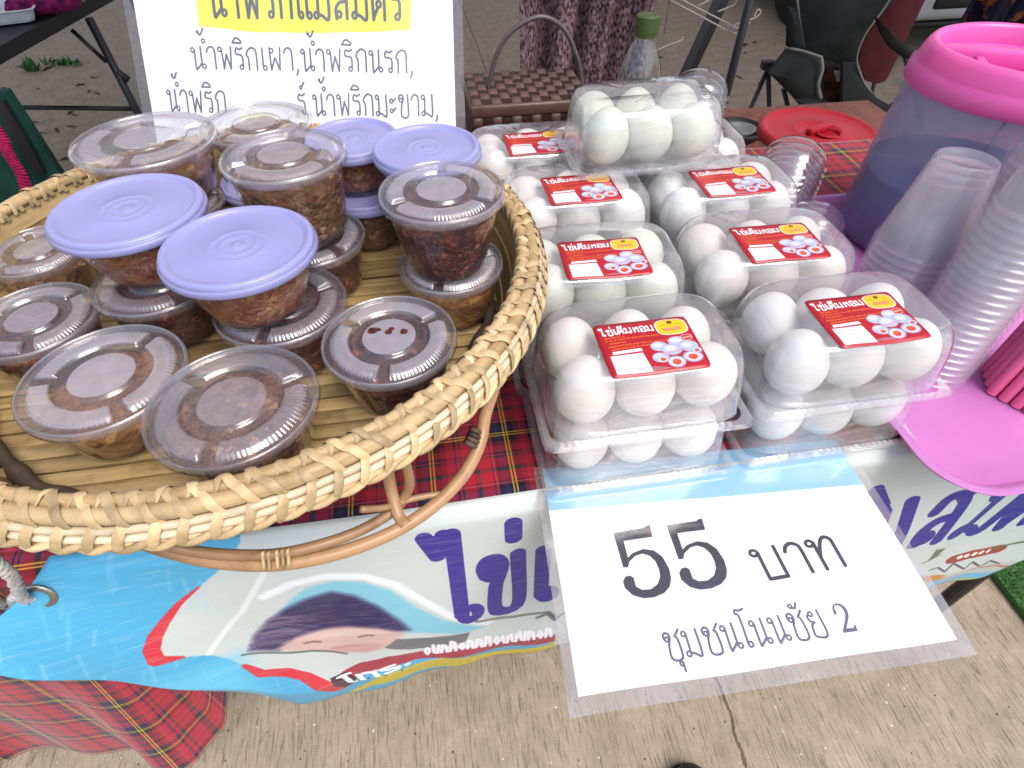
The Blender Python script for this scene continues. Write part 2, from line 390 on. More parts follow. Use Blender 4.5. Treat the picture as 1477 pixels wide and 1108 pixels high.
def mat_egg(name, c0):
    t = NT(name); co = t.coord(); oi = t.n('ObjectInfo').outputs['Random']
    n = t.noise(co, 25, 4).outputs[0]; f = t.noise(co, 500, 2).outputs[0]
    a = tuple(x*.90 for x in c0[:3])+(1,)
    c = t.ramp(n, [(.3, a), (.65, c0)])
    sp = t.noise(co, 160, 2).outputs[0]
    c = t.mix(t.ramp(sp, [(.74, (0, 0, 0)), (.77, (.3, .3, .3))]), c, srgb(170, 160, 140))
    return t.principled(c, .42, .4, t.bump(f, .08, .0006), Subsurface_Weight=.15, Subsurface_Scale=.01)
M['egg_white'] = mat_egg('white_eggshell', (.79, .795, .765, 1))
M['egg_cream'] = mat_egg('cream_eggshell', (.79, .76, .70, 1))
M['egg_green'] = mat_egg('pale_green_eggshell', (.70, .745, .645, 1))

# ------------------------------------------------------------------ printed artwork: drawn here in code, text from the built-in font
class Art:
    def __init__(s, w, h, bg, x0=0, y0=0, x1=1, y1=1):
        s.w, s.h = w, h; s.im = np.ones((h, w, 3), 'f')*np.array(bg, 'f')/255
        s.x0, s.y0, s.x1, s.y1 = x0, y0, x1, y1
        s.yy, s.xx = np.mgrid[0:h, 0:w].astype('f')+.5
    def P(s, p):
        p = np.asarray(p, float); return np.stack([(p[..., 0]-s.x0)/(s.x1-s.x0)*s.w, (p[..., 1]-s.y0)/(s.y1-s.y0)*s.h], -1)
    def blend(s, m, col, box_=None):
        y0, y1, x0, x1 = box_ or (0, s.h, 0, s.w)
        r = s.im[y0:y1, x0:x1]; c = np.array(col, 'f')/255; m = m[..., None]; r[:] = r*(1-m)+c*m
    def bb(s, q, pad=2):
        x0 = max(0, int(q[:, 0].min()-pad)); x1 = min(s.w, int(q[:, 0].max()+pad)+1); y0 = max(0, int(q[:, 1].min()-pad)); y1 = min(s.h, int(q[:, 1].max()+pad)+1)
        return (y0, max(y1, y0), x0, max(x1, x0))
    def poly(s, pts, col, a=1, soft=1.0):
        q = s.P(pts); b = s.bb(q, 2+soft); X, Y = s.xx[b[0]:b[1], b[2]:b[3]], s.yy[b[0]:b[1], b[2]:b[3]]
        if X.size == 0: return
        ins = np.zeros(X.shape, bool); d = np.full(X.shape, 1e9, 'f'); n = len(q)
        for i in range(n):
            x1, y1 = q[i]; x2, y2 = q[(i+1) % n]
            if y1 != y2:
                c = ((y1 > Y) != (y2 > Y)) & (X < (x2-x1)*(Y-y1)/(y2-y1)+x1); ins ^= c
            L = (x2-x1)**2+(y2-y1)**2+1e-9; t = np.clip(((X-x1)*(x2-x1)+(Y-y1)*(y2-y1))/L, 0, 1)
            d = np.minimum(d, np.hypot(X-x1-t*(x2-x1), Y-y1-t*(y2-y1)))
        sd = np.where(ins, d, -d); s.blend(np.clip(sd/soft+.5, 0, 1)*a, col, b)
    def line(s, pts, wd, col, a=1, soft=1.0):
        q = s.P(pts); k = s.w/(s.x1-s.x0); wd = np.broadcast_to(np.asarray(wd, float), (len(q),))*abs(k)/2
        b = s.bb(q, wd.max()+2+soft); X, Y = s.xx[b[0]:b[1], b[2]:b[3]], s.yy[b[0]:b[1], b[2]:b[3]]
        if X.size == 0: return
        d = np.full(X.shape, 1e9, 'f')
        for i in range(len(q)-1):
            x1, y1 = q[i]; x2, y2 = q[i+1]
            L = (x2-x1)**2+(y2-y1)**2+1e-9; t = np.clip(((X-x1)*(x2-x1)+(Y-y1)*(y2-y1))/L, 0, 1)
            d = np.minimum(d, np.hypot(X-x1-t*(x2-x1), Y-y1-t*(y2-y1))-(wd[i]*(1-t)+wd[i+1]*t))
        s.blend(np.clip(-d/soft+.5, 0, 1)*a, col, b)
    def ell(s, c, r, col, a=1, rot=0, soft=1.0):
        t = np.linspace(0, 2*PI, 40, endpoint=False); x, y = r[0]*np.cos(t), r[1]*np.sin(t)
        s.poly(np.stack([c[0]+x*math.cos(rot)-y*math.sin(rot), c[1]+x*math.sin(rot)+y*math.cos(rot)], -1), col, a, soft)
    def text(s, body, x, y, wd, ht, col, bold=0, shear=0, a=1, fn=None, dil=0):
        """glyph outlines of the built-in font, filled; ht = size of an em, wd = total width (None: natural). y grows upwards"""
        cu = bpy.data.curves.new('print', 'FONT'); cu.body = body; cu.offset = bold; cu.resolution_u = 5
        o = bpy.data.objects.new('print', cu); COL.objects.link(o); dg = bpy.context.evaluated_depsgraph_get(); dg.update()
        me = bpy.data.meshes.new_from_object(o.evaluated_get(dg)); me.calc_loop_triangles()
        n = len(me.vertices); co = np.zeros(n*3, 'f'); me.vertices.foreach_get('co', co); co = co.reshape(-1, 3)[:, :2].astype(float)
        tr = np.zeros(len(me.loop_triangles)*3, 'i'); me.loop_triangles.foreach_get('vertices', tr); tr = tr.reshape(-1, 3)
        bpy.data.objects.remove(o); bpy.data.curves.remove(cu); bpy.data.meshes.remove(me)
        if n == 0: return
        sx = (wd/(co[:, 0].max()-co[:, 0].min())) if wd else ht
        p = np.stack([(co[:, 0]-co[:, 0].min())*sx+x+shear*co[:, 1]*ht, co[:, 1]*ht+y], -1)
        if fn is not None: p = np.array([fn(*t) for t in p])
        q = s.P(p); b = s.bb(q, 3+dil); SS = 3
        Hh, Ww = (b[1]-b[0])*SS, (b[3]-b[2])*SS
        if Hh <= 0 or Ww <= 0: return
        m = np.zeros((Hh, Ww), bool); q = (q-np.array([b[2], b[0]]))*SS
        for t in tr:
            A = q[t]; x0, y0 = np.floor(A.min(0)).astype(int); x1, y1 = np.ceil(A.max(0)).astype(int)+1
            x0, y0 = max(x0, 0), max(y0, 0); x1, y1 = min(x1, Ww), min(y1, Hh)
            if x1 <= x0 or y1 <= y0: continue
            Y, X = np.mgrid[y0:y1, x0:x1]+.5; ok1 = np.ones(X.shape, bool); ok2 = np.ones(X.shape, bool)
            for i in range(3):
                a_, b_ = A[i], A[(i+1) % 3]; cr = (b_[0]-a_[0])*(Y-a_[1])-(b_[1]-a_[1])*(X-a_[0]); ok1 &= cr >= -.3; ok2 &= cr <= .3
            m[y0:y1, x0:x1] |= ok1 | ok2
        cov = m.reshape(b[1]-b[0], SS, b[3]-b[2], SS).mean((1, 3)).astype('f')
        for i_ in range(int(dil)):            # heavier pen: grow the strokes
            c2 = cov.copy()
            for dy, dx in ((0, 1), (0, -1), (1, 0), (-1, 0))+(((1, 1), (1, -1), (-1, 1), (-1, -1)) if i_ % 2 else ()):
                c2 = np.maximum(c2, np.roll(np.roll(cov, dy, 0), dx, 1))
            cov = c2
        s.blend(cov*a, col, b)
    def image(s, name):
        im = bpy.data.images.new(name, s.w, s.h, alpha=False)
        px = np.ones((s.h, s.w, 4), 'f'); px[..., :3] = np.clip(s.im, 0, 1)
        im.pixels.foreach_set(px.ravel()); im.update(); return im
def mat_print(name, art, rough=.35, spec=.5, dim=.9, bump=.1, bscale=40, rot=None, weave=False):
    t = NT(name); ti = t.n('TexImage'); ti.image = art.image(name); ti.extension = 'EXTEND'; t.l(t.n('UVMap').outputs[0], ti.inputs[0])
    n = t.noise(t.coord(), 7, 6).outputs[0]
    c = t.mix(1.0, ti.outputs[0], t.ramp(n, [(.3, (dim*.94,)*3), (.7, (dim,)*3)]), 'MULTIPLY')
    h = t.noise(t.coord(), bscale, 3).outputs[0]
    if weave:
        wv = t.n('TexWave'); wv.bands_direction = 'Z'; wv.inputs['Scale'].default_value = 160; wv.inputs['Distortion'].default_value = .6; t.l(t.coord(), wv.inputs[0])
        w2 = t.noise(t.mapping(t.coord(), (25, 25, 520)), 1, 3).outputs[0]
        c = t.mix(t.ramp(w2, [(.52, (0, 0, 0)), (.75, (.13, .13, .13))]), c, (.75, .8, .8, 1))
        h = t.math('ADD', h, t.math('MULTIPLY', wv.outputs[1], .12))
    return t.principled(c, rough, spec, t.bump(h, bump, .002))


# looped Thai lettering drawn as strokes: (advance, strokes, loops); height of a consonant = 1
def _arc(c, r): return [(c[0]+r*math.cos(t), c[1]+r*math.sin(t)) for t in np.linspace(0, 2*PI, 15)]
TH = {
 'น': (.86, [[(.22, .86), (.22, .03), (.34, .06), (.57, .26)], [(.57, .14), (.57, 1)]], [(.11, .86, .1), (.68, .12, .1)]),
 'บ': (.92, [[(.22, .88), (.22, 0), (.72, 0), (.72, 1)]], [(.11, .88, .1)]),
 'า': (.68, [[(.04, .76), (.12, .92), (.27, 1), (.42, .94), (.49, .76), (.49, 0)]], []),
 'ท': (.92, [[(.22, .88), (.22, 0)], [(.22, .40), (.34, .72), (.46, .94), (.58, 1), (.69, .92), (.72, .76), (.72, 0)]], [(.11, .88, .1)]),
 'ช': (.92, [[(.13, .74), (.09, .88), (.16, .99), (.30, .99), (.38, .86), (.33, .66), (.26, .50), (.26, 0), (.72, 0), (.72, .70), (.62, .84)], [(.62, .84), (.84, 1.08)]], [(.23, .76, .09)]),
 'โ': (.50, [[(.18, .1), (.18, 1.18), (.04, 1.34), (.08, 1.48), (.24, 1.44), (.46, 1.48)]], [(.28, .1, .1)]),
 'เ': (.44, [[(.16, .1), (.16, 1)]], [(.26, .1, .1)]),
 'แ': (.86, [[(.16, .1), (.16, 1)], [(.56, .1), (.56, 1)]], [(.26, .1, .1), (.66, .1, .1)]),
 'ย': (.88, [[(.22, .90), (.12, .78), (.16, .62), (.34, .54)], [(.34, .54), (.18, .44), (.14, .24), (.16, 0), (.68, 0), (.68, 1)]], [(.31, .88, .09)]),
 'ม': (.90, [[(.22, .88), (.22, .1)], [(.22, .14), (.40, .10), (.70, .02), (.70, 1)]], [(.12, .88, .1), (.13, .11, .1)]),
 'พ': (.96, [[(.22, .88), (.28, 0), (.48, .66), (.68, 0), (.78, 1)]], [(.11, .88, .1)]),
 'ผ': (.92, [[(.14, 1), (.18, 0), (.42, .56), (.66, 0), (.74, 1)]], [(.25, .88, .1)]),
 'ร': (.68, [[(.48, .1), (.48, .54), (.36, .66), (.14, .68), (.08, .80), (.16, .96), (.32, .90), (.50, .98)]], [(.38, .1, .1)]),
 'ก': (.84, [[(.16, 0), (.16, .52), (.06, .66), (.14, .86), (.34, 1), (.54, .96), (.64, .78), (.64, 0)]], []),
 'ส': (.86, [[(.16, 0), (.14, .30), (.30, .50), (.64, .56)], [(.10, .72), (.20, .94), (.40, 1), (.58, .90), (.64, .70), (.64, 0)], [(.54, .92), (.76, 1.12)]], [(.28, .14, .1)]),
 'ศ': (.88, [[(.14, 0), (.12, .64), (.24, .92), (.44, 1), (.60, .88), (.66, .66), (.66, 0)], [(.14, .05), (.36, .40)], [(.56, .94), (.78, 1.12)]], [(.40, .50, .1)]),
 'ข': (.84, [[(.13, .74), (.09, .88), (.16, .99), (.30, .99), (.38, .86), (.33, .66), (.26, .46), (.26, 0), (.66, 0), (.66, 1)]], [(.23, .76, .09)]),
 'ะ': (.52, [[(.22, .70), (.40, .84)], [(.22, .24), (.40, .38)]], [(.13, .72, .09), (.13, .26, .09)]),
 'ำ': (.68, [[(.04, .76), (.12, .92), (.27, 1), (.42, .94), (.49, .76), (.49, 0)]], [(-.08, 1.26, .09)]),
 ',': (.36, [[(.12, .04), (.12, -.08), (.04, -.22)]], []), ' ': (.6, [], []),
}
TM = {'ั': ([[(-.30, 1.22), (-.14, 1.20), (-.02, 1.40)]], [(-.34, 1.30, .08)]), 'ิ': ([[(-.60, 1.20), (-.42, 1.40), (-.20, 1.36), (-.10, 1.20), (-.60, 1.20)]], []),
 'ี': ([[(-.60, 1.20), (-.42, 1.40), (-.20, 1.36), (-.10, 1.20), (-.60, 1.20)], [(-.10, 1.20), (-.08, 1.52)]], []), '้': ([[(-.24, 1.72), (-.14, 1.54), (-.02, 1.60), (.10, 1.80)]], [(-.22, 1.66, .04)]),
 '่': ([[(-.12, 1.30), (-.12, 1.56)]], []), '์': ([[(-.18, 1.34), (-.02, 1.52)]], [(-.24, 1.28, .07)]), 'ุ': ([[(-.13, -.18), (-.13, -.48)]], [(-.21, -.20, .07)])}
def strokes(art, body, p0, p1, h, wd, col, a=1):
    """letters spread from p0 to p1 along the line of writing, consonant height h, pen width wd (print units)"""
    tot = sum(TH[c][0] for c in body if c in TH); p0, p1 = np.array(p0, float), np.array(p1, float); d = p1-p0; L = np.hypot(*d); ex = d/L; ey = np.array([-ex[1], ex[0]]); kx = L/tot
    x = 0
    for c in body:
        if c in TH: adv, st_, lp_ = TH[c]; ox = x; x += adv
        else: (st_, lp_), ox = TM[c], x-.12
        for s_ in st_:
            q = [(p[0], p[1], 0) for p in s_]
            if len(q) > 3 and c not in 'พผบ': q = [tuple(v) for v in spline(q, len(q)*5)]
            art.line([p0+ex*((p[0]+ox)*kx)+ey*(p[1]*h) for p in q], wd, col, a)
        for (lx, ly, lr) in lp_: art.line([p0+ex*((p[0]+ox)*kx)+ey*(p[1]*h) for p in _arc((lx, ly), lr)], wd*.85, col, a)

# ------------------------------------------------------------------ large structure: ground, unseen shading canopy, table
g = obj('ground', ([(-40, -20, 0), (40, -20, 0), (40, 60, 0), (-40, 60, 0)], [(0, 1, 2, 3)]), M['ground'], smooth=False, origin=(0, 0, 0)); tag(g, kind='structure')

def mat_canopy():
    t = NT('canopy_fabric'); n = t.noise(t.coord(), 3, 5).outputs[0]
    c = t.ramp(n, [(.3, (.54, .50, .52, 1)), (.7, (.62, .58, .60, 1))])
    d = t.n('BsdfDiffuse'); tl = t.n('BsdfTranslucent'); t.l(c, d.inputs[0]); t.l(c, tl.inputs[0])
    m = t.n('MixShader', _0=CANOPY_TR); t.l(d.outputs[0], m.inputs[1]); t.l(tl.outputs[0], m.inputs[2]); t.l(m.outputs[0], t.out.inputs[0]); return t.m
CANOPY_TR = .42  # unseen canopy added to darken the background; this sets how much light passes
M['canopy'] = mat_canopy()
can = empty('canopy', W(0, 2.65, 0), YAW, 'unseen lilac white canopy on four steel poles, added to shade the background', 'canopy')
x0, x1, y0, y1 = -5.2, 5.0, -2.25, 5.6
def canopy_fn(s, t):
    x, y = x0+(x1-x0)*s, y0+(y1-y0)*t; k = 1-max(abs(2*s-1), abs(2*t-1)); return (x, y, 2.15+.75*k+.02*math.sin(9*x)*k)
(vf, _) = grid(canopy_fn, 32, 28); lobj('roof', vf, M['canopy'], can)
for (x, y) in ((x0+.05, y0+.05), (x1-.05, y0+.05), (x0+.05, y1-.05), (x1-.05, y1-.05)):
    lobj('pole', box((x, y, 1.07), (.03, .03, 2.14)), M['dark_metal'], can, False)

tbl = empty('folding_table', W(0, .335, 0), YAW, 'long folding table under the red tartan cloth', 'table')
lobj('tabletop', rbox((0, 0, .73), (2.0, .66, .036), .006), M['table_wood'], tbl, False)
for x in (-.93, .93):
    for y in (-.27, .27):
        lobj('leg', tube([(x, y, 0), (x, y, .712)], .014, 10), M['dark_metal'], tbl)
    lobj('crossbar', tube([(x, -.27, .15), (x, .27, .15)], .009, 8), M['dark_metal'], tbl)

# tablecloth: top sheet, then over the front edge
def hem_z(u): return interp(u, [-1.3, -.72, -.60, -.45, -.41, -.385, -.35, 1.3], [.32, .30, .285, .275, .30, .40, .50, .52])
def cloth_fn(s, t):
    u = -1.15+2.33*s; arc = t*1.22
    if arc < .66:
        z = .7525 + .0012*math.sin(u*23+arc*17)*math.sin(u*9-arc*31); v = .672-arc
        return W(u, max(v, .012), z)
    a2 = arc-.66; R = .012
    if a2 < .02:
        an = a2/.02*PI/2; return W(u, .012-R*math.sin(an), .7525-R+R*math.cos(an))
    k = (a2-.02)/(1.22-.68); z = .7405-(.7405-hem_z(u))*k
    fl = k**1.3
    v = 0 - fl*(.016+.020*math.sin(u*26+1.0)+.012*math.sin(u*57+2+2*k)) 
    lf = interp(u, [-1.2, -.78, -.68, -.60, -.50, -.44, -.38, -.3], [0, .01, .015, -.012, -.035, -.035, .02, .02])
    v = v*.55 + lf*fl
    return W(u+fl*.012*math.sin(u*31), v, z)
vf, U = grid(cloth_fn, 420, 150)
uv = [(-1.15+2.33*s, t*1.22) for s, t in U]
o = obj('tablecloth', vf, M['tartan'], uvs=uv); tag(o, 'red tartan cloth draped over the table and hanging in front', 'tablecloth'); thicken(o, .0012)

# ------------------------------------------------------------------ printed banner
def banner_v(u, t):
    out = interp(u, [-.5, -.25, -.05, .1, 1.2], [-.050, -.045, -.028, -.022, -.024])
    b = min(t/.80, 1.0); v = -.004 + (out+.004)*(b**.8)
    v += .006*math.sin(u*21+.5)*math.sin(PI*min(t, 1))**2 + .0025*math.sin(u*63+t*3)*t
    if t > .80: v += .012*(t-.80)/.2
    return v
_bb = [(12, 966), (60, 975), (200, 985), (330, 1001), (430, 1015), (520, 1000), (640, 966), (800, 935)]
_bu, _bz = [], []
for (x, y) in _bb:
    p = PV(x, y, interp(x, [0, 430, 800], [-.042, -.036, -.014])); a = UV(p); _bu.append(a[0]); _bz.append(p.z)
for (x, y) in [(1340, 850), (1420, 832), (1477, 800)]:
    p = PV(x, y, -.014); a = UV(p); _bu.append(a[0]); _bz.append(p.z)
_bu.append(1.2); _bz.append(.42)
def banner_zb(u): return interp(u, _bu, _bz)
def banner_uz(a, t):
    u = -.405+1.55*a; u -= .125*(math.sin(min(t, 1)*PI/2))*(max(0, 1-a*5))**1.5 - .03*max(0, t-.8)/.2*(max(0, 1-a*5))**1.5
    zb = banner_zb(u); top = .7575 + .002*math.sin(u*12)
    return u, top+(zb-top)*t
def banner_fn(a, t):
    u, z = banner_uz(a, t)
    v = banner_v(u, t)
    if t < .04: z -= .002*(1-t/.04); v += .012*(1-t/.04)
    return W(u, v, z)
def banner_px(px, py):
    """print coordinates (u,z) of the banner point seen at a pixel of the photograph"""
    v = -.02
    for _ in range(6):
        p = PV(px, py, v); u = UV(p)[0]; top = .7575; t = (top-p.z)/(top-banner_zb(u)); v = banner_v(u, min(max(t, 0), 1.05))
    return (UV(p)[0], p.z)
BX0, BX1, BZ0, BZ1 = -.57, 1.16, .27, .775
A = Art(3000, 876, (196, 204, 200), BX0, BZ0, BX1, BZ1)
B = lambda *p: [banner_px(*q) for q in p]
blue = (76, 168, 208)
edge = [(345, 790), (318, 820), (288, 845), (258, 870), (236, 900), (222, 925), (217, 944), (226, 953), (262, 953), (300, 950), (330, 953), (352, 962), (378, 972), (415, 970), (440, 976), (468, 990), (487, 993), (520, 974), (580, 955), (640, 946), (800, 925)]
ep = B(*edge)
A.poly([(BX0, BZ1), (ep[0][0], BZ1)]+ep+[(ep[-1][0], BZ0), (BX0, BZ0)], blue, soft=3)
A.poly([(BX0, .60), (-.30, .58), (-.30, .42), (BX0, .50)], (104, 194, 226), .8, soft=60)
for i in range(46):
    x = random.uniform(-.50, -.27); z = random.uniform(.52, .77); A.line([(x, z), (x-.008, z-random.uniform(.015, .05))], .0035, (150, 205, 225), random.uniform(.1, .35), soft=3)
A.line(B(*edge[2:8]), [.002, .006, .010, .013, .015, .016], (206, 52, 66), soft=2)
A.line(B(*edge[7:9]), [.016, .004], (206, 52, 66), soft=2)
A.line(B(*edge[11:17]), [.006, .014, .018, .016, .020, .018], (206, 52, 66), soft=2)
A.line(B((395, 800), (350, 880), (300, 948)), .006, (228, 232, 232), .7, soft=4)
# printed portrait: halo, plain dark hair, plain face shape, collar
A.poly(B((395, 893), (415, 868), (440, 848), (480, 838), (525, 839), (565, 852), (600, 875), (640, 894), (700, 903), (660, 914), (600, 912), (500, 905)), (128, 192, 210), soft=9)
A.line(B((380, 860), (420, 842), (470, 831), (525, 831), (570, 843), (610, 866), (650, 888), (705, 897)), .010, (232, 236, 240), .9, soft=8)
A.poly(B((360, 938), (368, 916), (386, 896), (410, 878), (440, 864), (478, 853), (512, 859), (545, 874), (574, 893), (592, 908), (560, 913), (520, 908), (470, 912), (430, 924), (402, 938)), (50, 40, 88), soft=16)
A.poly(B((470, 872), (512, 866), (548, 882), (580, 904), (540, 906), (500, 900)), (30, 26, 84), .8, soft=22)
for i in range(40):
    a = i/39; q0 = (362+30*a+random.uniform(-3, 3), 934-44*a+random.uniform(-3, 3)); q1 = (q0[0]+random.uniform(34, 80), q0[1]-random.uniform(2, 16)+a*8)
    A.line(B(q0, ((q0[0]+q1[0])/2, (q0[1]+q1[1])/2-3), q1), .003, random.choice([(120, 96, 116), (84, 62, 92), (150, 140, 160)]), .35, soft=4)
A.poly(B((398, 936), (425, 919), (460, 908), (500, 903), (545, 905), (586, 911), (572, 922), (556, 933), (530, 940), (490, 941), (440, 939)), (204, 172, 164), soft=14)
A.poly(B((430, 921), (470, 910), (520, 907), (560, 911), (520, 916), (470, 920)), (222, 196, 186), .7, soft=16)
A.poly(B((470, 937), (500, 930), (540, 927), (556, 931), (530, 940), (490, 941)), (190, 140, 140), .6, soft=12)
A.line(B((440, 927), (452, 924.5), (462, 925)), .0035, (96, 70, 74), .7, soft=4); A.line(B((518, 918), (530, 915.5), (538, 916)), .0035, (96, 70, 74), .7, soft=4)
A.line(B((482, 934), (500, 931), (516, 930.5)), .004, (176, 116, 118), .5, soft=6)
A.poly(B((554, 934), (572, 921), (620, 919), (678, 911), (672, 924), (640, 933), (590, 936)), (108, 108, 112), soft=3)
A.line(B((350, 945), (400, 941), (450, 938), (500, 942)), .004, (84, 96, 96), .8, soft=2)
# foot of the banner: red ribbon with white lettering, yellow strip
A.poly(B((496, 967), (520, 955), (560, 946), (640, 935), (720, 925), (800, 914), (800, 924), (700, 938), (600, 950), (540, 965), (500, 985), (484, 990), (478, 982)), (160, 50, 70), soft=2.5)
A.poly(B((476, 978), (500, 968), (515, 978), (500, 990), (484, 990)), (70, 44, 52), soft=2)
A.poly(B((495, 1006), (540, 987), (600, 968), (640, 960), (720, 948), (800, 935), (800, 926), (720, 938), (640, 948), (600, 957), (545, 975), (505, 997)), (206, 186, 50), soft=2)
for i in range(22):
    x = 520+i*12; A.ell(banner_px(x, 983-(x-520)*.15-(4 if x < 560 else 8)), (.0018, .0022), (90, 80, 40), .8)
# right end of the foot: leaf, small brown pill, scribbles, blue and yellow
A.poly(B((1335, 850), (1345, 838), (1400, 826), (1477, 805), (1477, 830), (1400, 860)), (110, 190, 225), soft=2)
A.ell(banner_px(1385, 842), (.045, .028), (228, 206, 30), soft=2)
A.line(B((1338, 838), (1380, 828), (1440, 815), (1477, 806)), .006, (200, 120, 90), .9)
A.line(B((1375, 806), (1400, 799), (1440, 791)), .022, (150, 66, 54), soft=2)
for x in (1384, 1394, 1405, 1415, 1425): A.ell(banner_px(x, 803-(x-1384)*.22), (.004, .005), (235, 225, 220))
A.poly(B((1338, 808), (1350, 792), (1364, 790), (1345, 806)), (92, 112, 84), soft=1.5); A.line(B((1355, 800), (1330, 812)), .004, (80, 100, 80))
A.line(B((1430, 792), (1450, 786), (1477, 780)), .005, (100, 112, 90)); A.line(B((1340, 822), (1352, 818), (1362, 824), (1375, 812), (1390, 820), (1402, 810), (1412, 816), (1428, 808), (1440, 812)), .0035, (96, 88, 96))
A.ell(banner_px(1342, 833), (.02, .012), (214, 140, 60), .9)
A.line(B((688, 896), (706, 893), (740, 889), (790, 882), (800, 888)), .006, (112, 112, 108), .8)
A.line(B((775, 890), (790, 884), (800, 893), (812, 884)), .006, (90, 92, 90), .8)
def text_span(art, body, p0, p1, em, col, bold=0, a=1, dil=0):
    p0, p1 = np.array(p0), np.array(p1); d = p1-p0; L = np.hypot(*d); ex = d/L; ey = np.array([-ex[1], ex[0]])
    art.text(body, 0, 0, L, em, col, bold, fn=lambda x, y: tuple(p0+ex*x+ey*y), a=a, dil=dil)
ind = (58, 42, 140)
def heavy(ch, a, b, h, w_=.0172): strokes(A, ch, a, b, h, w_, ind)
TH['ไ'] = (.46, [[(-.30, 1.38), (-.17, 1.12), (-.05, 1.38)], [(-.26, 1.34), (-.12, 1.26)], [(-.05, 1.38), (.06, 1.36)], [(.06, 1.38), (.04, .12)]], [(.17, .10, .12)])
TH['ค'] = (.88, [[(.14, 0), (.12, .64), (.24, .92), (.44, 1), (.60, .88), (.66, .66), (.66, 0)], [(.14, .05), (.36, .40)]], [(.40, .50, .1)])
heavy('ไ', (-.064, .563), (-.030, .563), .118)
heavy('ข', (-.038, .560), (.016, .560), .112); heavy('เ', (.020, .557), (.052, .557), .112); heavy('ค', (.070, .556), (.135, .556), .112); heavy('ม', (.145, .556), (.21, .556), .112)
A.line([(.000, .728), (.000, .702)], .018, ind)
heavy('แ', (.335, .562), (.395, .562), .104); heavy('ม', banner_px(1240, 800), banner_px(1302, 786), .104)
A.line(B((1263, 706), (1272, 728)), .018, ind)
heavy('ส', banner_px(1306, 788), banner_px(1364, 776), .100); heavy('ม', banner_px(1366, 776), banner_px(1426, 764), .100); heavy('ศ', banner_px(1430, 762), banner_px(1490, 750), .100)
q_ = np.array(banner_px(1490, 750)); heavy('ร', q_+[.004, 0], q_+[.06, -.004], .100)
text_span(A, 'โทร.', banner_px(500, 985), banner_px(592, 956), .030, (240, 236, 240), dil=2)
for i in range(15):      # unreadable white lettering on the ribbon
    a = 612+i*12.5; b = 944-(a-612)*.145; h_ = random.uniform(9, 14); k = random.randrange(3)
    if k == 0: A.line(B((a, b), (a+1, b-h_), (a+6, b-h_*.9), (a+8, b-1)), .0045, (240, 236, 240), soft=2)
    elif k == 1: A.line(B((a, b-h_), (a+2, b-2), (a+7, b-1), (a+8, b-h_)), .0045, (240, 236, 240), soft=2)
    else: A.line(B((a+1, b-h_*.5), (a+4, b-h_), (a+8, b-h_*.5), (a+5, b-1), (a+1, b-h_*.5)), .004, (240, 236, 240), soft=2)

M['banner'] = mat_print('banner_print', A, .38, .5, .92, .25, 60, weave=True)
vf, U = grid(banner_fn, 300, 80)
uv = [((banner_uz(a, t)[0]-BX0)/(BX1-BX0), (banner_uz(a, t)[1]-BZ0)/(BZ1-BZ0)) for a, t in U]
ban = empty('banner', W(.3, -.02, .40), YAW, 'blue and white vinyl banner with indigo Thai lettering hung along the table front', 'banner')
o = obj('sheet', vf, M['banner'], ban, uvs=uv); thicken(o, .0008)
gp = banner_px(60, 851); gw = W(gp[0], banner_v(gp[0], .12)-.002, gp[1])
def ring_mesh(R, r, n=28, m=10): return lathe([(R+r*math.cos(2*PI*k/m), r*.6*math.sin(2*PI*k/m)) for k in range(m)], n, close=True)
gv, gf = ring_mesh(.0115, .0035); nrm = W(0, -1, .25)-W(0, 0, 0); q = nrm.to_track_quat('Z', 'Y')
obj('grommet', ([gw+q @ Vector(v) for v in gv], gf), M['grey_metal'], ban)
def rope(pts, r=.0052, name='rope', par=None):
    P = spline(pts, 70); out = []
    L = sum((P[i+1]-P[i]).length for i in range(len(P)-1)); tot = 0
    for k in range(3):
        Q = []; d = 0
        for i, p in enumerate(P):
            if i: d += (P[i]-P[i-1]).length
            t = (P[min(i+1, 69)]-P[max(i-1, 0)]).normalized(); n = t.orthogonal(); n = (Vector((0, 0, 1))-t*t.z).normalized(); b = t.cross(n)
            an = d/.022*2*PI+k*2*PI/3; Q.append(p+n*(r*.5*math.cos(an))+b*(r*.5*math.sin(an)))
        out.append(tube(Q, r*.62, 7))
    return join(*out)
p1 = PV(-30, 795, -.06); p2 = PV(15, 830, -.05); p3 = gw+Vector((0, -.004, .003)); p4 = gw+Vector((0, .02, -.004)); p5 = PV(15, 872, .0); p6 = PV(-30, 862, -.02)
o = obj('banner_rope', rope([p1, p2, p3-Vector((.006, 0, -.003)), p3+Vector((.002, .012, -.004)), W(gp[0]-.03, -.006, gp[1]-.012), p5, p6], .0046), M['rope']); tag(o, 'white twisted rope threaded through the banner corner eyelet', 'rope')

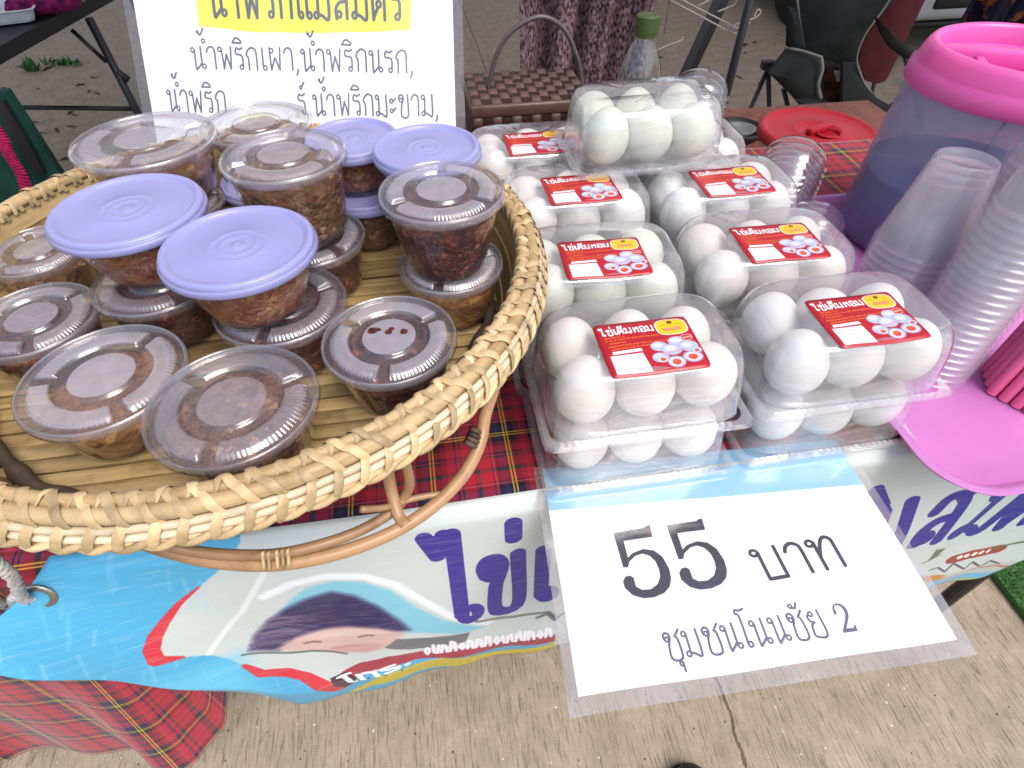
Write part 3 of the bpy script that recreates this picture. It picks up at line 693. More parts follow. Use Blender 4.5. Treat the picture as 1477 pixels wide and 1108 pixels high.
# ------------------------------------------------------------------ price sign lying on the table, tucked under the front egg packs
S_BL, S_BR, S_TL, S_TR = [np.array(x) for x in ((.0215, -.1735), (.3265, -.181), (.034, .011), (.338, -.0005))]
def paper_uv(px, py):
    a = UV(PZ(px, py, .7535)); ex = S_BR-S_BL; ey = S_TL-S_BL; Mx = np.array([ex, ey]).T
    s = np.linalg.solve(Mx, np.array(a)-S_BL); return (s[0]*.303, s[1]*.185)
A = Art(1900, 1300, (250, 250, 252), 0, 0, .303, .21)
bl = [paper_uv(785, 706), paper_uv(1215, 661), (.303, .21), (0, .21)]
b1, b2 = paper_uv(789, 738), paper_uv(1232, 698)
A.poly([(-.01, b1[1]), (.31, b2[1]), (.31, .22), (-.01, .22)], (150, 205, 240), soft=3)
five = [(570, 826), (750, 798), (752, 788), (778, 783), (793, 850), (630, 872), (655, 966), (680, 941), (740, 918), (800, 926), (850, 962), (888, 1028), (901, 1085), (893, 1132), (862, 1168), (805, 1193), (742, 1199), (682, 1182), (637, 1140), (627, 1102), (640, 1076), (664, 1068), (687, 1080), (694, 1104), (702, 1132), (736, 1150), (786, 1146), (824, 1118), (838, 1076), (832, 1035), (812, 990), (778, 957), (738, 944), (698, 956), (664, 988), (656, 1022), (628, 1022), (600, 924)]
zp = lambda x, y: paper_uv(740+x/3.957, 560+y/3.957)
f1 = np.array([zp(*p) for p in five]); off = np.array(zp(870, 786))-np.array(zp(570, 826))
ink = (26, 24, 44)
A.poly(f1, ink); A.poly(f1+off, ink)
strokes(A, 'บาท', paper_uv(1098, 838), paper_uv(1228, 812), .0285, .0034, ink)
strokes(A, 'ชุมชนโนนชัย', paper_uv(962, 953), paper_uv(1198, 916), .0200, .0019, (84, 84, 104))
two = [(0, .62), (.02, .80), (.12, .95), (.30, 1.0), (.50, .97), (.63, .85), (.66, .70), (.60, .52), (.42, .33), (.22, .13), (.55, .12), (.64, .22), (.70, .22), (.66, 0), (0, 0), (0, .06), (.30, .36), (.46, .56), (.50, .72), (.46, .86), (.34, .93), (.20, .92), (.13, .84), (.15, .74), (.12, .66), (.06, .60)]
pa, pb = np.array(paper_uv(1215, 914)), np.array(paper_uv(1237, 910)); hx = np.linalg.norm(pb-pa)/.70
A.poly([pa+np.array([x*hx, y*.024]) for x, y in two], (84, 84, 104))
M['price_print'] = mat_print('price_sign_print', A, .25, .5, .97, .15, 9)
def sgn(x, y, z0=0):     # metres on the paper -> world; the free front half sags a little
    s, t = x/.303, y/.185; p = S_BL+(S_BR-S_BL)*s+(S_TL-S_BL)*t + (S_TR-S_TL-(S_BR-S_BL))*s*t
    sag = -.0*max(0, -p[1])**2
    wav = .0012*math.sin(x*40+y*25)*min(1, max(0, (.17-y)/.05))
    return W(p[0], p[1], .7552+z0+sag+wav)
ps = empty('price_sign', W(.18, -.07, .753), YAW, 'laminated white price card reading 55 under a blue band', 'sign')
vf, U = grid(lambda s, t: sgn(s*.303, t*.205, 0), 40, 30); o = obj('paper', vf, M['price_print'], ps, uvs=[(s, t*.205/.21) for s, t in U])
def film(s, t):
    x = -.0085+.320*s; y = -.013+.220*t; return sgn(x, y, .0007)
vf, U = grid(film, 48, 40)
def roundc(V, F, fx): return V, F
o = obj('laminate_film', vf, M['laminate'], ps)

M['film_edge'] = clear_plastic('laminate_border', gloss=.8, haze=.17, rough=.1, bump=.6, bscale=10, hazecol=(.85, .82, .82), tint=(.97, .95, .95), streak=(9, 9, 9))
def fb(x, y): return sgn(x, y, .0003)
def strip(x0, x1, y0, y1, n=30): return grid(lambda s, t: fb(x0+(x1-x0)*s, y0+(y1-y0)*t), n, 2)[0]
obj('sealed_border', join(strip(-.0085, .3115, -.013, -.0002), strip(-.0085, -.0002, 0, .207), strip(.3032, .3115, 0, .207)), M['film_edge'], ps)
# ------------------------------------------------------------------ list sign standing behind the basket
LS_Y0, LS_Z0, LS_A = .742, .757, math.atan2(.065, .118)
def ls_pt(x, s): return Vector((x, LS_Y0+s*math.sin(LS_A), LS_Z0+s*math.cos(LS_A)))
def ls_px(px, py):
    d = ray(px, py); n = Vector((0, math.cos(LS_A), -math.sin(LS_A))); o_ = Vector((0, LS_Y0, LS_Z0)); c = Vector((0, 0, CAM_H))
    p = c+d*((o_-c).dot(n)/d.dot(n)); return (p.x, (p.z-LS_Z0)/math.cos(LS_A))
A = Art(1700, 1450, (246, 248, 252), -.497, 0, -.078, .37)
A.poly([ls_px(x, y) for x, y in ((278, -45), (283, 0), (287, 38), (360, 46), (430, 48), (520, 47), (592, 43), (593, 0), (594, -45))], (232, 232, 60), soft=4)
gk = (84, 84, 92)
strokes(A, 'น้ำพริกแม่สมศรี', ls_px(303, 24), ls_px(583, 29), .036, .0040, gk)
strokes(A, 'น้ำพริกเผา,น้ำพริกนรก,', ls_px(279, 99), ls_px(600, 105), .0265, .0023, gk)
strokes(A, 'น้ำพริก', ls_px(243, 160), ls_px(330, 163), .0265, .0023, gk)
strokes(A, 'ร์,น้ำพริกมะขาม,', ls_px(430, 166), ls_px(636, 168), .0265, .0023, gk)
M['list_print'] = mat_print('list_sign_print', A, .3, .5, .95, .12, 8)
ls = empty('list_sign', (-.287, .76, .757), 0, 'white laminated sign with yellow highlighted Thai heading behind the basket', 'sign')
lw = lambda x: .0015*math.sin(x*30)
vf, U = grid(lambda s, t: ls_pt(-.497+.419*s, .37*t)+Vector((0, lw(s), 0)), 40, 30); obj('paper', vf, M['list_print'], ls, uvs=U)
vf, U = grid(lambda s, t: ls_pt(-.510+.445*s, -.0+.385*t)+Vector((0, lw(s)-.0012, .0004)), 40, 30); obj('laminate_film', vf, M['laminate'], ls)
obj('easel_back', join(tube([ls_pt(-.40, .3)+Vector((0, .006, 0)), (-.40, .93, .757)], .004, 6), tube([ls_pt(-.17, .3)+Vector((0, .006, 0)), (-.17, .93, .757)], .004, 6)), M['dark_metal'], ls)

# ------------------------------------------------------------------ round bamboo basket
BC = Vector((-.2515, .447, 0)); FLOOR = .860
bk = empty('round_basket', (BC.x, BC.y, .753), YAW, 'wide round woven bamboo basket with braided rim and rattan foot hoops', 'basket')
BZ = .753
def ringpts(r, z, n=120, wob=0, a0=0, a1=2*PI):
    return [(r*math.cos(a0+(a1-a0)*k/n)+0, r*math.sin(a0+(a1-a0)*k/n), z+wob*math.sin(k*1.7)) for k in range(n)]
# base
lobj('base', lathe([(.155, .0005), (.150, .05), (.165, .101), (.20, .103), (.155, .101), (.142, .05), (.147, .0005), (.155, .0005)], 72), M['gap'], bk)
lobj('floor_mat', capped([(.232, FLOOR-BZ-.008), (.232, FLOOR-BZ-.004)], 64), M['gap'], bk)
RF = .236; pitch = .0152; k = 0
for i in range(-15, 16):
    y = i*pitch
    if abs(y) > RF-.006: continue
    hx = math.sqrt(RF**2-y*y)
    wd = pitch*random.uniform(.84, .97); th = .0022; zz = FLOOR-BZ+random.uniform(-.0009, .0006)
    n = 10; V = []; F = []
    tl = random.uniform(-.0012, .0012); bow = random.uniform(-.0012, .0012)
    for j in range(n+1):
        x = -hx+2*hx*j/n; yb = y+bow*math.sin(PI*j/n); dz = .0006*math.sin(j*2.1+i)
        V += [(x, yb-wd/2, zz-th), (x, yb-wd/2, zz-.0006+dz), (x, yb-wd*.25, zz+dz+.0003), (x, yb+wd*.25, zz+dz+.0003), (x, yb+wd/2, zz-.0006+dz), (x, yb+wd/2, zz-th)]
        if j:
            a = (j-1)*6; b = j*6
            F += [(a+q, b+q, b+q+1, a+q+1) for q in range(5)]
    F += [(0, 1, 2, 3, 4, 5)[::-1], tuple(range(n*6, n*6+6))]
    lobj('slat', (V, [tuple(reversed(f)) for f in F]), M['bamboo'], bk, False)
# wall of four overlapping hoops
for j in range(5):
    f0 = j/5; f1 = (j+1)/5+.04
    r0, r1 = .236+.022*f0, .236+.022*f1; z0, z1 = FLOOR-BZ-.006+.066*f0, FLOOR-BZ-.006+.066*f1
    e = .0012*(j % 2)
    lobj('wall_hoop', lathe([(r0+.003+e, z0), (r0+e, z0), (r1+e, z1), (r1+.003+e, z1), (r0+.003+e, z0)], 96), M['bamboo'] if j % 2 else M['rattan_core'], bk, 40)
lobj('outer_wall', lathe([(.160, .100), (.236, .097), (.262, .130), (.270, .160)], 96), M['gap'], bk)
# rim canes (r, z above table, tube radius)
rows = [('A', .2610, .1745, .0050), ('B', .2700, .1725, .0056), ('C', .2775, .1640, .0046), ('D', .2805, .1550, .0036)]
for nm, r, z, tr in rows:
    if nm in 'AB':
        lobj('rim_cane', tube(ringpts(r, z, 180, .0003), tr, 10, closed=True), M['rattan_core'], bk)
    elif nm == 'C':
        for dz, dr in ((.003, -.001), (-.003, .001)):
            lobj('rim_cane', tube(ringpts(r+dr, z+dz, 180, .0004), .0029, 8, closed=True), M['white_split'], bk)
    else:
        for ph in (0, PI):
            P = [((r+.0018*math.cos(46*a+ph))*math.cos(a), (r+.0018*math.cos(46*a+ph))*math.sin(a), z+.0026*math.sin(46*a+ph)) for a in [2*PI*q/560 for q in range(560)]]
            lobj('rim_braid', tube(P, .0028, 7, closed=True), M['rattan'], bk)
def wrap_mesh(path, adv, w, th=.0011):
    """flat split running over the canes; path = (r, z) section points, adv = total angle advanced"""
    P = []
    n = 16; sp = spline([(p[0], p[1], 0) for p in path], n)
    for i, p in enumerate(sp):
        a = adv*(i/(n-1)-.5); P.append(Vector((p.x*math.cos(a), p.x*math.sin(a), p.y)))
    V, F = [], []
    for i, p in enumerate(P):
        t = (P[min(i+1, n-1)]-P[max(i-1, 0)]).normalized(); rad = Vector((p.x, p.y, 0)).normalized()
        c2 = sp[i]; out = (Vector((c2.x, c2.y, 0))-Vector((.2665, .166, 0)))
        nn = (rad*out.x+Vector((0, 0, 1))*out.y); nn = (nn-t*nn.dot(t)).normalized(); b = t.cross(nn)
        wv = w*(1-.25*abs(2*i/(n-1)-1)**3)
        for (x, y) in ((-1, 0), (-.6, 1), (0, 1.35), (.6, 1), (1, 0)): V.append(p+b*(x*wv/2)+nn*(y*th))
        if i:
            a_ = (i-1)*5; b_ = i*5; F += [(a_+q, a_+q+1, b_+q+1, b_+q) for q in range(4)]
    return V, F
w1 = wrap_mesh([(.2552, .168), (.2556, .1768), (.2606, .1800), (.2658, .1775), (.2706, .1785), (.2756, .1755), (.2768, .168)], R_(4.6), .0062, .0004)
w2 = wrap_mesh([(.2730, .1700), (.2765, .1700), (.2810, .1670), (.2828, .1630), (.2836, .1570), (.2820, .1510)], R_(-2.0), .0062, .0005)
w3 = wrap_mesh([(.2552, .168), (.2556, .1768), (.2606, .1801), (.2650, .1770), (.2658, .1730)], R_(-2.0), .0050, .0004)
for wm, cnt, ph in ((w1, 98, 0), (w2, 98, .3), (w3, 98, .55)):
    base = None
    for q in range(cnt):
        an = 2*PI*(q+ph+random.uniform(-.08, .08))/cnt
        if base is None: o = base = lobj('rim_wrap', wm, M['rattan'], bk)
        else: o = base.copy(); COL.objects.link(o)
        o.rotation_euler = (0, 0, an); s = random.uniform(.94, 1.06); o.scale = (1, 1, 1+random.uniform(-.006, .008))
# dark vine lying against the inside of the wall
P = []
for q in range(240):
    a = 2*PI*q/240; r = .2285+.003*math.sin(3*a+1)+.0012*math.sin(17*a); P.append((r*math.cos(a), r*math.sin(a), FLOOR-BZ+.010+.003*math.sin(5*a)+.0008*math.sin(31*a)))
V, F = tube(P, [.0056+.0012*math.sin(q*.9)+.0006*random.random() for q in range(240)], 9, closed=True)
lobj('vine_hoop', (V, F), M['vine'], bk)
# foot hoops of thick rattan, bowed out below the front of the rim
def hoop(px, r, n=60, mat='hoop'): return obj('foot_hoop', tube(spline([PZ(x, y, z) for x, y, z in px], n), r, 10), M[mat], bk)
hoop([(712, 560, .890), (700, 598, .872), (692, 640, .858), (668, 686, .850), (625, 730, .846), (570, 766, .844), (500, 794, .844), (430, 810, .846), (370, 814, .848), (300, 808, .852), (235, 792, .862), (190, 775, .880)], .0052)
hoop([(580, 650, .900), (590, 690, .872), (586, 712, .856), (566, 738, .848), (520, 765, .850), (465, 785, .854), (400, 799, .856), (330, 800, .858), (262, 792, .866), (215, 776, .882)], .0040)
hoop([(556, 655, .900), (563, 700, .866), (574, 742, .850), (586, 758, .8475)], .0046)
hoop([(520, 735, .872), (556, 732, .858), (585, 722, .852), (612, 716, .850), (642, 712, .848)], .0026, 24)
for (x, y) in ((400, 806), (408, 805), (416, 804), (380, 808), (388, 808)):
    obj('binding', tube(spline([PZ(x-1, y-12, .862), PZ(x, y-2, .8565), PZ(x+1, y+10, .853), PZ(x+1, y+12, .845)], 12), .0018, 6, flat=(.7, 1.2)), M['rattan'], bk)
for (x, y) in ((678, 640), (681, 634), (684, 628), (686, 621)):
    obj('binding', tube([PZ(x-7, y-3, .868), PZ(x-3, y-1, .872), PZ(x+3, y+2, .870), PZ(x+8, y+4, .862)], .002, 6), M['vine'], bk)

# ------------------------------------------------------------------ chilli paste cups
def lid_clear(nr=30, ns=288):
    rho = [0.0, .10, .2, .3, .385, .40, .415, .435, .45, .5, .55, .575, .59, .61, .63, .70, .77, .80, .825, .85, .875, .89, .91, .935, .95, .962, .975, .988, .997, 1.0, 1.0, .985]
    def z(r, a):
        pl = 0
        for g in (.4, 2.5, 4.55):
            d = abs((a-g+PI) % (2*PI)-PI)
            pl = max(pl, min(1, max(0, (.13-d)/.04)))
        h = np.interp(r, [0, .36, .40, .44, .56, .61, .64, .80, .89, .935, .955, .975, .99, 1.0], [.0004, .0000, -.0004, -.0032, -.0034, -.0002, .0004, .0004, -.0034, -.0036, -.0012, -.0006, -.0014, -.003])
        if .56 < r < .90: h = h*(1-pl)+(-.0034)*pl
        if .76 < r < .90: h += .00055*math.sin(96*a)*(1 if (a % (2*PI)) > 3.4 or a < 1.2 else .35)*(1-pl)
        return h
    V, F = [], []
    for i, r in enumerate(rho):
        for k in range(ns):
            a = 2*PI*k/ns
            zz = -.0075 if i == len(rho)-2 else (-.0085 if i == len(rho)-1 else z(r, a))
            V.append((r*.055*math.cos(a), r*.055*math.sin(a), zz))
    for i in range(len(rho)-1):
        for k in range(ns):
            k2 = (k+1) % ns
            if i == 0:
                F.append((0, ns+k, ns+k2))
            else: F.append((i*ns+k, (i+1)*ns+k, (i+1)*ns+k2, i*ns+k2))
    return V, F
_lv = lid_clear(); ME_LIDC = mesh('clear_lid', _lv, M['clear_lid'], 60)
_at = ME_LIDC.attributes.new('milky', 'FLOAT', 'POINT')
def _lid_sheen(v):  # where the painted reflection lies: centre disc, raised ring, rim
    r = math.hypot(v[0], v[1])/.055; 
    if r < .395: return 1.0
    if .60 < r < .89 and v[2] > -.0019: return .9
    if r > .955: return .45
    return 0.0
_at.data.foreach_set('value', [_lid_sheen(v) for v in _lv[0]])
R0 = .055
prof = [(.0001, -.0022), (.04, -.0022), (.05, -.0018), (.06, -.0026), (.20, -.0026), (.215, -.0021), (.235, -.0021), (.25, -.0027), (.33, -.0027), (.345, -.0023), (.36, -.0023), (.375, -.0028), (.80, -.0032), (.845, -.0030), (.87, -.0010), (.895, .0002), (.93, .0003), (.958, -.0006), (.972, -.0024), (.974, -.0038), (.990, -.0045), (1.0, -.0062), (1.0, -.0095), (.988, -.0105), (.975, -.0100)]
ME_LIDL = mesh('lilac_lid', lathe([(r*R0, z) for r, z in prof], 96), M['lilac'], True)
def cup_body(H, taper):
    """thin cup wall with its rolled rim, z 0 at the rim"""
    ns = 96; P = [(.0515, -.0015), (.0535, -.0022), (.0538, -.0034), (.0512, -.0042), (.0505, -.006), (.0500, -.0105), (.0492, -.0112)]
    rb = .0492*taper
    for i in range(1, 9):
        f = i/8; P.append((.0492+(rb-.0492)*f, -.0112-(H-.0152)*f))
    P += [(rb*.985, -H+.002), (rb*.93, -H), (rb*.90, -H+.0015), (.0001, -H+.002)]
    V, F = lathe(P, ns)
    V = [Vector(v) for v in V]
    for i in range(7, 15):
        for k in range(ns):
            v = V[i*ns+k]; s = 1+.007*math.sin(24*2*PI*k/ns)*(1 if (i < 14) else 0); v.x *= s; v.y *= s
    return V, F
def paste_body(H, taper, fill, seed):
    rs = random.Random(seed); ns = 64; rb = .0492*taper*.968; rt = .0488*.985
    zt = -.0112-(1-fill)*(H-.0152)
    P = [(.0001, -H+.0028), (rb*.9, -H+.0028), (rb, -H+.0042)]
    f0 = (-.0112-zt)/(H-.0152)
    for i in range(1, 7):
        f = 1-(1-f0)*i/6; P.append(((.0492+(.0492*taper-.0492)*f)*.978, -.0112-(H-.0152)*f))
    top = [(.95, .0012), (.85, .002), (.7, .0016), (.5, .0018), (.3, .0015), (.12, .002), (.0001, .002)]
    n0 = len(P)
    re = P[-1][0]
    P += [(re*r, zt+z) for r, z in top]
    V, F = lathe(P, ns); V = [Vector(v) for v in V]
    ph = [rs.uniform(0, 6) for _ in range(8)]
    for i in range(2, len(P)):
        for k in range(ns):
            v = V[i*ns+k]; a = 2*PI*k/ns
            if i >= n0-1:
                v.z += .0022*math.sin(v.x*190+ph[0])*math.sin(v.y*170+ph[1])+.0014*math.sin(v.x*420+ph[2])*math.sin(v.y*390+ph[3])
            if i == n0-1: v.z += .0025*math.sin(3*a+ph[4])+.0012*math.sin(11*a+ph[5])
            s = 1-.006*abs(math.sin(9*a+ph[6]+i)); v.x *= s; v.y *= s
    return V, F
_cups = {}
def make_cup(x, y, zl, r, H, taper, lid, paste, fill, label, group, rot=0, tilt=0):
    zb = zl-(H*r/R0 if False else H)
    t = empty('paste_cup', (x, y, zb), rot, label, 'food cup', group)
    s = r/R0
    key = (round(H, 4), taper)
    if key not in _cups: _cups[key] = mesh('cup_wall', cup_body(H, taper), M['clear_cup'], True)
    c = addmesh('cup', _cups[key], t); c.location = (0, 0, H); c.scale = (s, s, 1)
    p = lobj('paste', paste_body(H, taper, fill, hash(label) % 9999 if False else int(abs(x*1e4)+abs(y*1e3))), M[paste], t); p.location = (0, 0, H); p.scale = (s, s, 1)
    l = addmesh('lid', ME_LIDC if lid == 'c' else ME_LIDL, t); l.location = (0, 0, H+.0005); l.scale = (s, s, 1 if lid == 'c' else 1)
    if tilt: t.rotation_euler = (tilt, 0, rot)
    return t
G_C, G_L = 'clear-lidded chilli paste cups in the basket', 'lilac-lidded chilli paste cups in the basket'
FZ = FLOOR+.0012
lower = FZ
def H_low(z): return z-FZ
cups = [
 # x, y, lid z, r, bottom z, taper, lid, paste, fill, label, group, rot
 (-.1994, .2751, .918, .0600, FZ, .82, 'c', 'paste_brown', .80, 'wide clear-lidded cup of brown paste at the very front of the basket, blank flat lid', G_C, 2.2),
 (-.0975, .3437, .918, .0536, FZ, .80, 'c', 'paste_dark', .86, 'low clear-lidded cup of dark paste with three smears on its lid, front right of basket', G_C, 0.2),
 (-.3085, .3050, .914, .0596, FZ, .82, 'c', 'paste_olive', .72, 'clear-lidded cup of oily amber paste, left of the frontmost cup', G_C, 2.9),
 (-.4000, .3720, .914, .0500, FZ, .82, 'c', 'paste_dark', .85, 'clear-lidded cup of dark purple-brown paste at the left edge of the photo', G_C, .6),
 (-.4640, .4830, .908, .0460, FZ, .82, 'c', 'paste_brown', .70, 'clear-lidded cup half hidden under the left lilac lid beside the basket wall', G_C, 1.9),
 (-.3165, .4240, .9175, .0545, FZ, .84, 'c', 'paste_dark', .88, 'clear-lidded cup carrying the left lilac-lidded cup', G_C, 1.0),
 (-.1965, .3880, .9175, .0550, FZ, .84, 'c', 'paste_dark', .88, 'clear-lidded cup carrying the large centre lilac-lidded cup', G_C, .1),
 (-.0560, .4460, .9190, .0480, FZ, .82, 'c', 'paste_olive', .80, 'small clear-lidded cup under the tall red-brown cup by the right rim', G_C, 2.0),
 (-.1950, .4900, .9180, .0520, FZ, .86, 'c', 'paste_dark', .88, 'clear-lidded cup under the tall olive-brown cup behind the centre lilac lid', G_C, 5.2),
 (-.1580, .5780, .9200, .0450, FZ, .84, 'l', 'paste_brown', .92, 'lilac-lidded cup at the bottom of the back stack of two lilac-lidded cups', G_L, 0),
 (-.0780, .5380, .9180, .0440, FZ, .84, 'c', 'paste_brown', .85, 'clear-lidded cup hidden under the rear right lilac-lidded cup', G_C, 0),
 (-.3560, .5560, .9180, .0520, FZ, .84, 'c', 'paste_brown', .85, 'clear-lidded cup under the large glossy cup at the back left', G_C, 0),
 (-.2760, .6120, .9150, .0500, FZ, .84, 'l', 'paste_brown', .85, 'lilac-lidded cup under the pale glare-lidded cup in front of the list sign', G_L, 0),
 (-.2114, .3850, .977, .0592, .9185, .72, 'l', 'paste_orange', .93, 'large lilac-lidded cup of orange-brown paste in the centre of the basket', G_L, 0),
 (-.3217, .4395, .977, .0618, .9185, .70, 'l', 'paste_orange', .90, 'large lilac-lidded cup of orange-brown paste on the left of the basket', G_L, .3),
 (-.0577, .4415, .992, .0522, .9200, .74, 'c', 'paste_dark', .84, 'tall clear-lidded cup of red-brown paste stacked beside the right rim', G_C, 1.25),
 (-.0804, .5371, .985, .0516, .9190, .76, 'l', 'paste_orange', .90, 'lilac-lidded cup at the rear right, nearest the egg packs', G_L, 0),
 (-.1647, .5930, .970, .0484, .9210, .80, 'l', 'paste_orange', .95, 'lilac-lidded cup at the top of the back stack of two lilac-lidded cups', G_L, 0),
 (-.2025, .5003, .995, .0549, .9190, .86, 'c', 'paste_brown', .88, 'tall clear-lidded cup of olive-brown paste behind the centre lilac lid', G_C, 3.4),
 (-.3616, .5663, .980, .0670, .9190, .80, 'c', 'paste_brown', .60, 'large clear-lidded cup of brown paste at the back left, basket rim beside it', G_C, 4.4),
 (-.2850, .6550, .960, .0596, .9160, .82, 'c', 'paste_brown', .80, 'clear-lidded cup whose lid mirrors white glare in front of the list sign', G_C, 1.7),
]
made = []
for (x, y, zl, r, zb, tp, lid, pm, fill, lab, grp, rot) in cups:
    made.append(make_cup(x, y, zl, r, zl-zb, tp, lid, pm, fill, lab, grp, rot))
# smears under the lid of the front right cup
c = made[1]
for i, (dx, dy, rr) in enumerate(((-.014, .006, .0042), (-.010, .007, .003), (-.001, .004, .0034), (.001, .008, .0028), (.011, .005, .0036))):
    V, F = lathe([(.0001, .0018), (rr*.6, .0014), (rr, 0)], 12); V = [(a*1.0+dx, b*(.7 if i % 2 else 1)+dy, z+.0585-.0012) for a, b, z in V]
    sm = lobj('paste_smear', (V, F), M['paste_dark'], c); sm.rotation_euler = (0, 0, -.2)

# ------------------------------------------------------------------ egg label print
A = Art(830, 640, (186, 22, 40), 0, 0, 83, 64)
A.poly([(-1, -1), (84, -1), (84, 65), (-1, 65)], (186, 22, 42))
A.poly([(0, 30), (50, 34), (52, 56), (0, 58)], (176, 20, 34), .5, soft=30)
TH['ห'] = (.88, [[(.22, .88), (.22, 0)], [(.22, .38), (.36, .58), (.52, .72)], [(.50, .70), (.66, .56), (.66, 0)]], [(.60, .84, .1)])
TH['อ'] = (.82, [[(.10, .72), (.16, .94), (.36, 1), (.56, .90), (.62, .66), (.62, 0), (.14, 0), (.14, .42)]], [(.26, .42, .1)])
TM['็'] = ([[(-.58, 1.20), (-.50, 1.42), (-.28, 1.40), (-.36, 1.22), (-.12, 1.26), (-.04, 1.52)]], [])
strokes(A, 'ไข่เค็มหอม', (6.5, 49.8), (52, 50.3), 6.6, 1.45, (250, 246, 248))
def bad(cx, cy, rx, ry, n=3.2):
    t = np.linspace(0, 2*PI, 48, endpoint=False); return [(cx+rx*np.sign(math.cos(a))*abs(math.cos(a))**(2/n), cy+ry*np.sign(math.sin(a))*abs(math.sin(a))**(1.6/n*1.25)) for a in t]
A.poly(bad(67, 52.5, 14.0, 9.8), (250, 226, 220)); A.poly(bad(67, 52.5, 12.8, 8.7), (244, 200, 30), soft=2)
A.ell((67, 58), (2.4, 1.9), (72, 44, 30)); A.ell((67, 56.6), (1.5, 1.2), (190, 120, 60))
A.line([(58, 55), (62, 56), (64, 54.6)], .5, (120, 90, 30)); A.line([(71, 55), (74, 56), (77, 54)], .5, (120, 90, 30))
A.poly([(59, 47.5), (59.4, 51.8), (75, 52.4), (75.2, 48.2)], (232, 130, 120), .75, soft=5)
for (a, b, y) in ((7, 22, 45.5), (7, 55, 42.2), (9, 24, 38.6), (7, 60, 34.8), (9, 42, 31.4)):
    x = a
    while x < b:
        w_ = random.uniform(1.2, 3.2); A.line([(x, y+(x-a)*.03), (x+w_*.5, y+1.3+(x-a)*.03), (x+w_, y+.1+(x-a)*.03)], .95, (226, 108, 38)); x += w_+random.choice((.4, .4, 1.6))
A.poly([(8, 26), (9, 29.5), (33, 30), (34, 26.6)], (246, 240, 246))
A.poly([(5.5, 3.5), (5.5, 24.5), (33, 24.5), (35.5, 3.5)], (244, 240, 248))
for y in (8, 12, 16, 20): A.line([(6.5, y), (34, y)], .55, (176, 168, 186))
for (x, y, rx, ry) in ((49, 30, 7.5, 5.6), (66, 34, 8, 6), (58, 25, 8.5, 6.5), (73, 27, 8, 6.5), (46, 17, 7, 5.5)):
    A.ell((x, y), (rx+.4, ry+.4), (150, 150, 186), .8, soft=2); A.ell((x, y), (rx, ry), (186, 192, 216), soft=3); A.ell((x-1, y+1.4), (rx*.6, ry*.5), (222, 228, 242), .8, soft=10)
for (x, y, rx, ry, yk) in ((57, 10.5, 7.6, 6.6, 1), (72, 14, 8.6, 6.6, 1), (47, 15, 5, 4, 1), (78, 21, 4.5, 3.5, 0)):
    A.ell((x, y), (rx, ry), (160, 162, 192), soft=2); A.ell((x, y), (rx*.84, ry*.82), (214, 214, 228), soft=3); A.ell((x, y-.3), (rx*.46, ry*.5), (214, 78, 50), soft=3); A.ell((x-.5, y+.8), (rx*.2, ry*.16), (240, 140, 100), .7, soft=3)
A.ell((75, 37.5), (5.2, 4), (240, 200, 196)); A.ell((75, 37.5), (4.6, 3.5), (206, 62, 52))
A.line([(71.5, 37.3), (78.5, 37.8)], 1.1, (244, 200, 190))
A.line([(50, 21), (62, 23), (68, 25)], 1.4, (226, 150, 170), .7)
M['egg_label'] = mat_print('egg_label_print', A, .3, .5, .80, .1, 60)

# ------------------------------------------------------------------ egg packs
PH = .0712
def pack_shell():
    ns = 160; V, F = [], []
    def outline(a, b, n, scal, k):
        an = 2*PI*k/ns; c, s = math.cos(an), math.sin(an)
        x = a*np.sign(c)*abs(c)**(2/n); y = b*np.sign(s)*abs(s)**(2/n)
        m = 1.0
        if scal:
            # dents between neighbouring eggs
            for q in (-.0265, .0265):
                if abs(y) > b*.75: y -= np.sign(y)*scal*math.exp(-((x-q)/.0045)**2)
            if abs(x) > a*.8: x -= np.sign(x)*scal*math.exp(-(y/.0045)**2)
        return x, y
    secs = [(.0868, .0586, 7, .003, .0065), (.0866, .0584, 6.5, .003, .010), (.0862, .0580, 6, .003, .022), (.0854, .0574, 5.6, .0026, .036), (.0840, .0562, 5.2, .002, .050), (.0818, .0542, 4.8, .001, .060), (.0795, .0522, 4.6, .0005, .0655), (.0765, .0495, 4.4, 0, .0688), (.072, .046, 4.4, 0, .0704), (.045, .026, 3.5, 0, .0701), (.02, .012, 2.5, 0, .0698), (.0001, .0001, 2, 0, .0698)]
    for (a, b, n, sc, z) in secs:
        for k in range(ns):
            x, y = outline(a, b, n, sc, k); zz = z
            if z > .069: zz -= .0012*math.exp(-(y/.006)**2)*(1 if abs(x) < .07 else 0) + .0006*math.exp(-((abs(x)-.0265)/.004)**2)
            if .06 < z < .0699:      # little raised corners
                zz += 0
            V.append((x, y, zz))
    for i in range(len(secs)-1):
        for k in range(ns): F.append((i*ns+k, i*ns+(k+1) % ns, (i+1)*ns+(k+1) % ns, (i+1)*ns+k))
    return V, F
def rrect(a, b, r, n=6):
    P = []
    for cx, cy, a0 in ((a-r, b-r, 0), (-a+r, b-r, PI/2), (-a+r, -b+r, PI), (a-r, -b+r, 1.5*PI)):
        for k in range(n+1): P.append((cx+r*math.cos(a0+PI/2*k/n), cy+r*math.sin(a0+PI/2*k/n)))
    return P
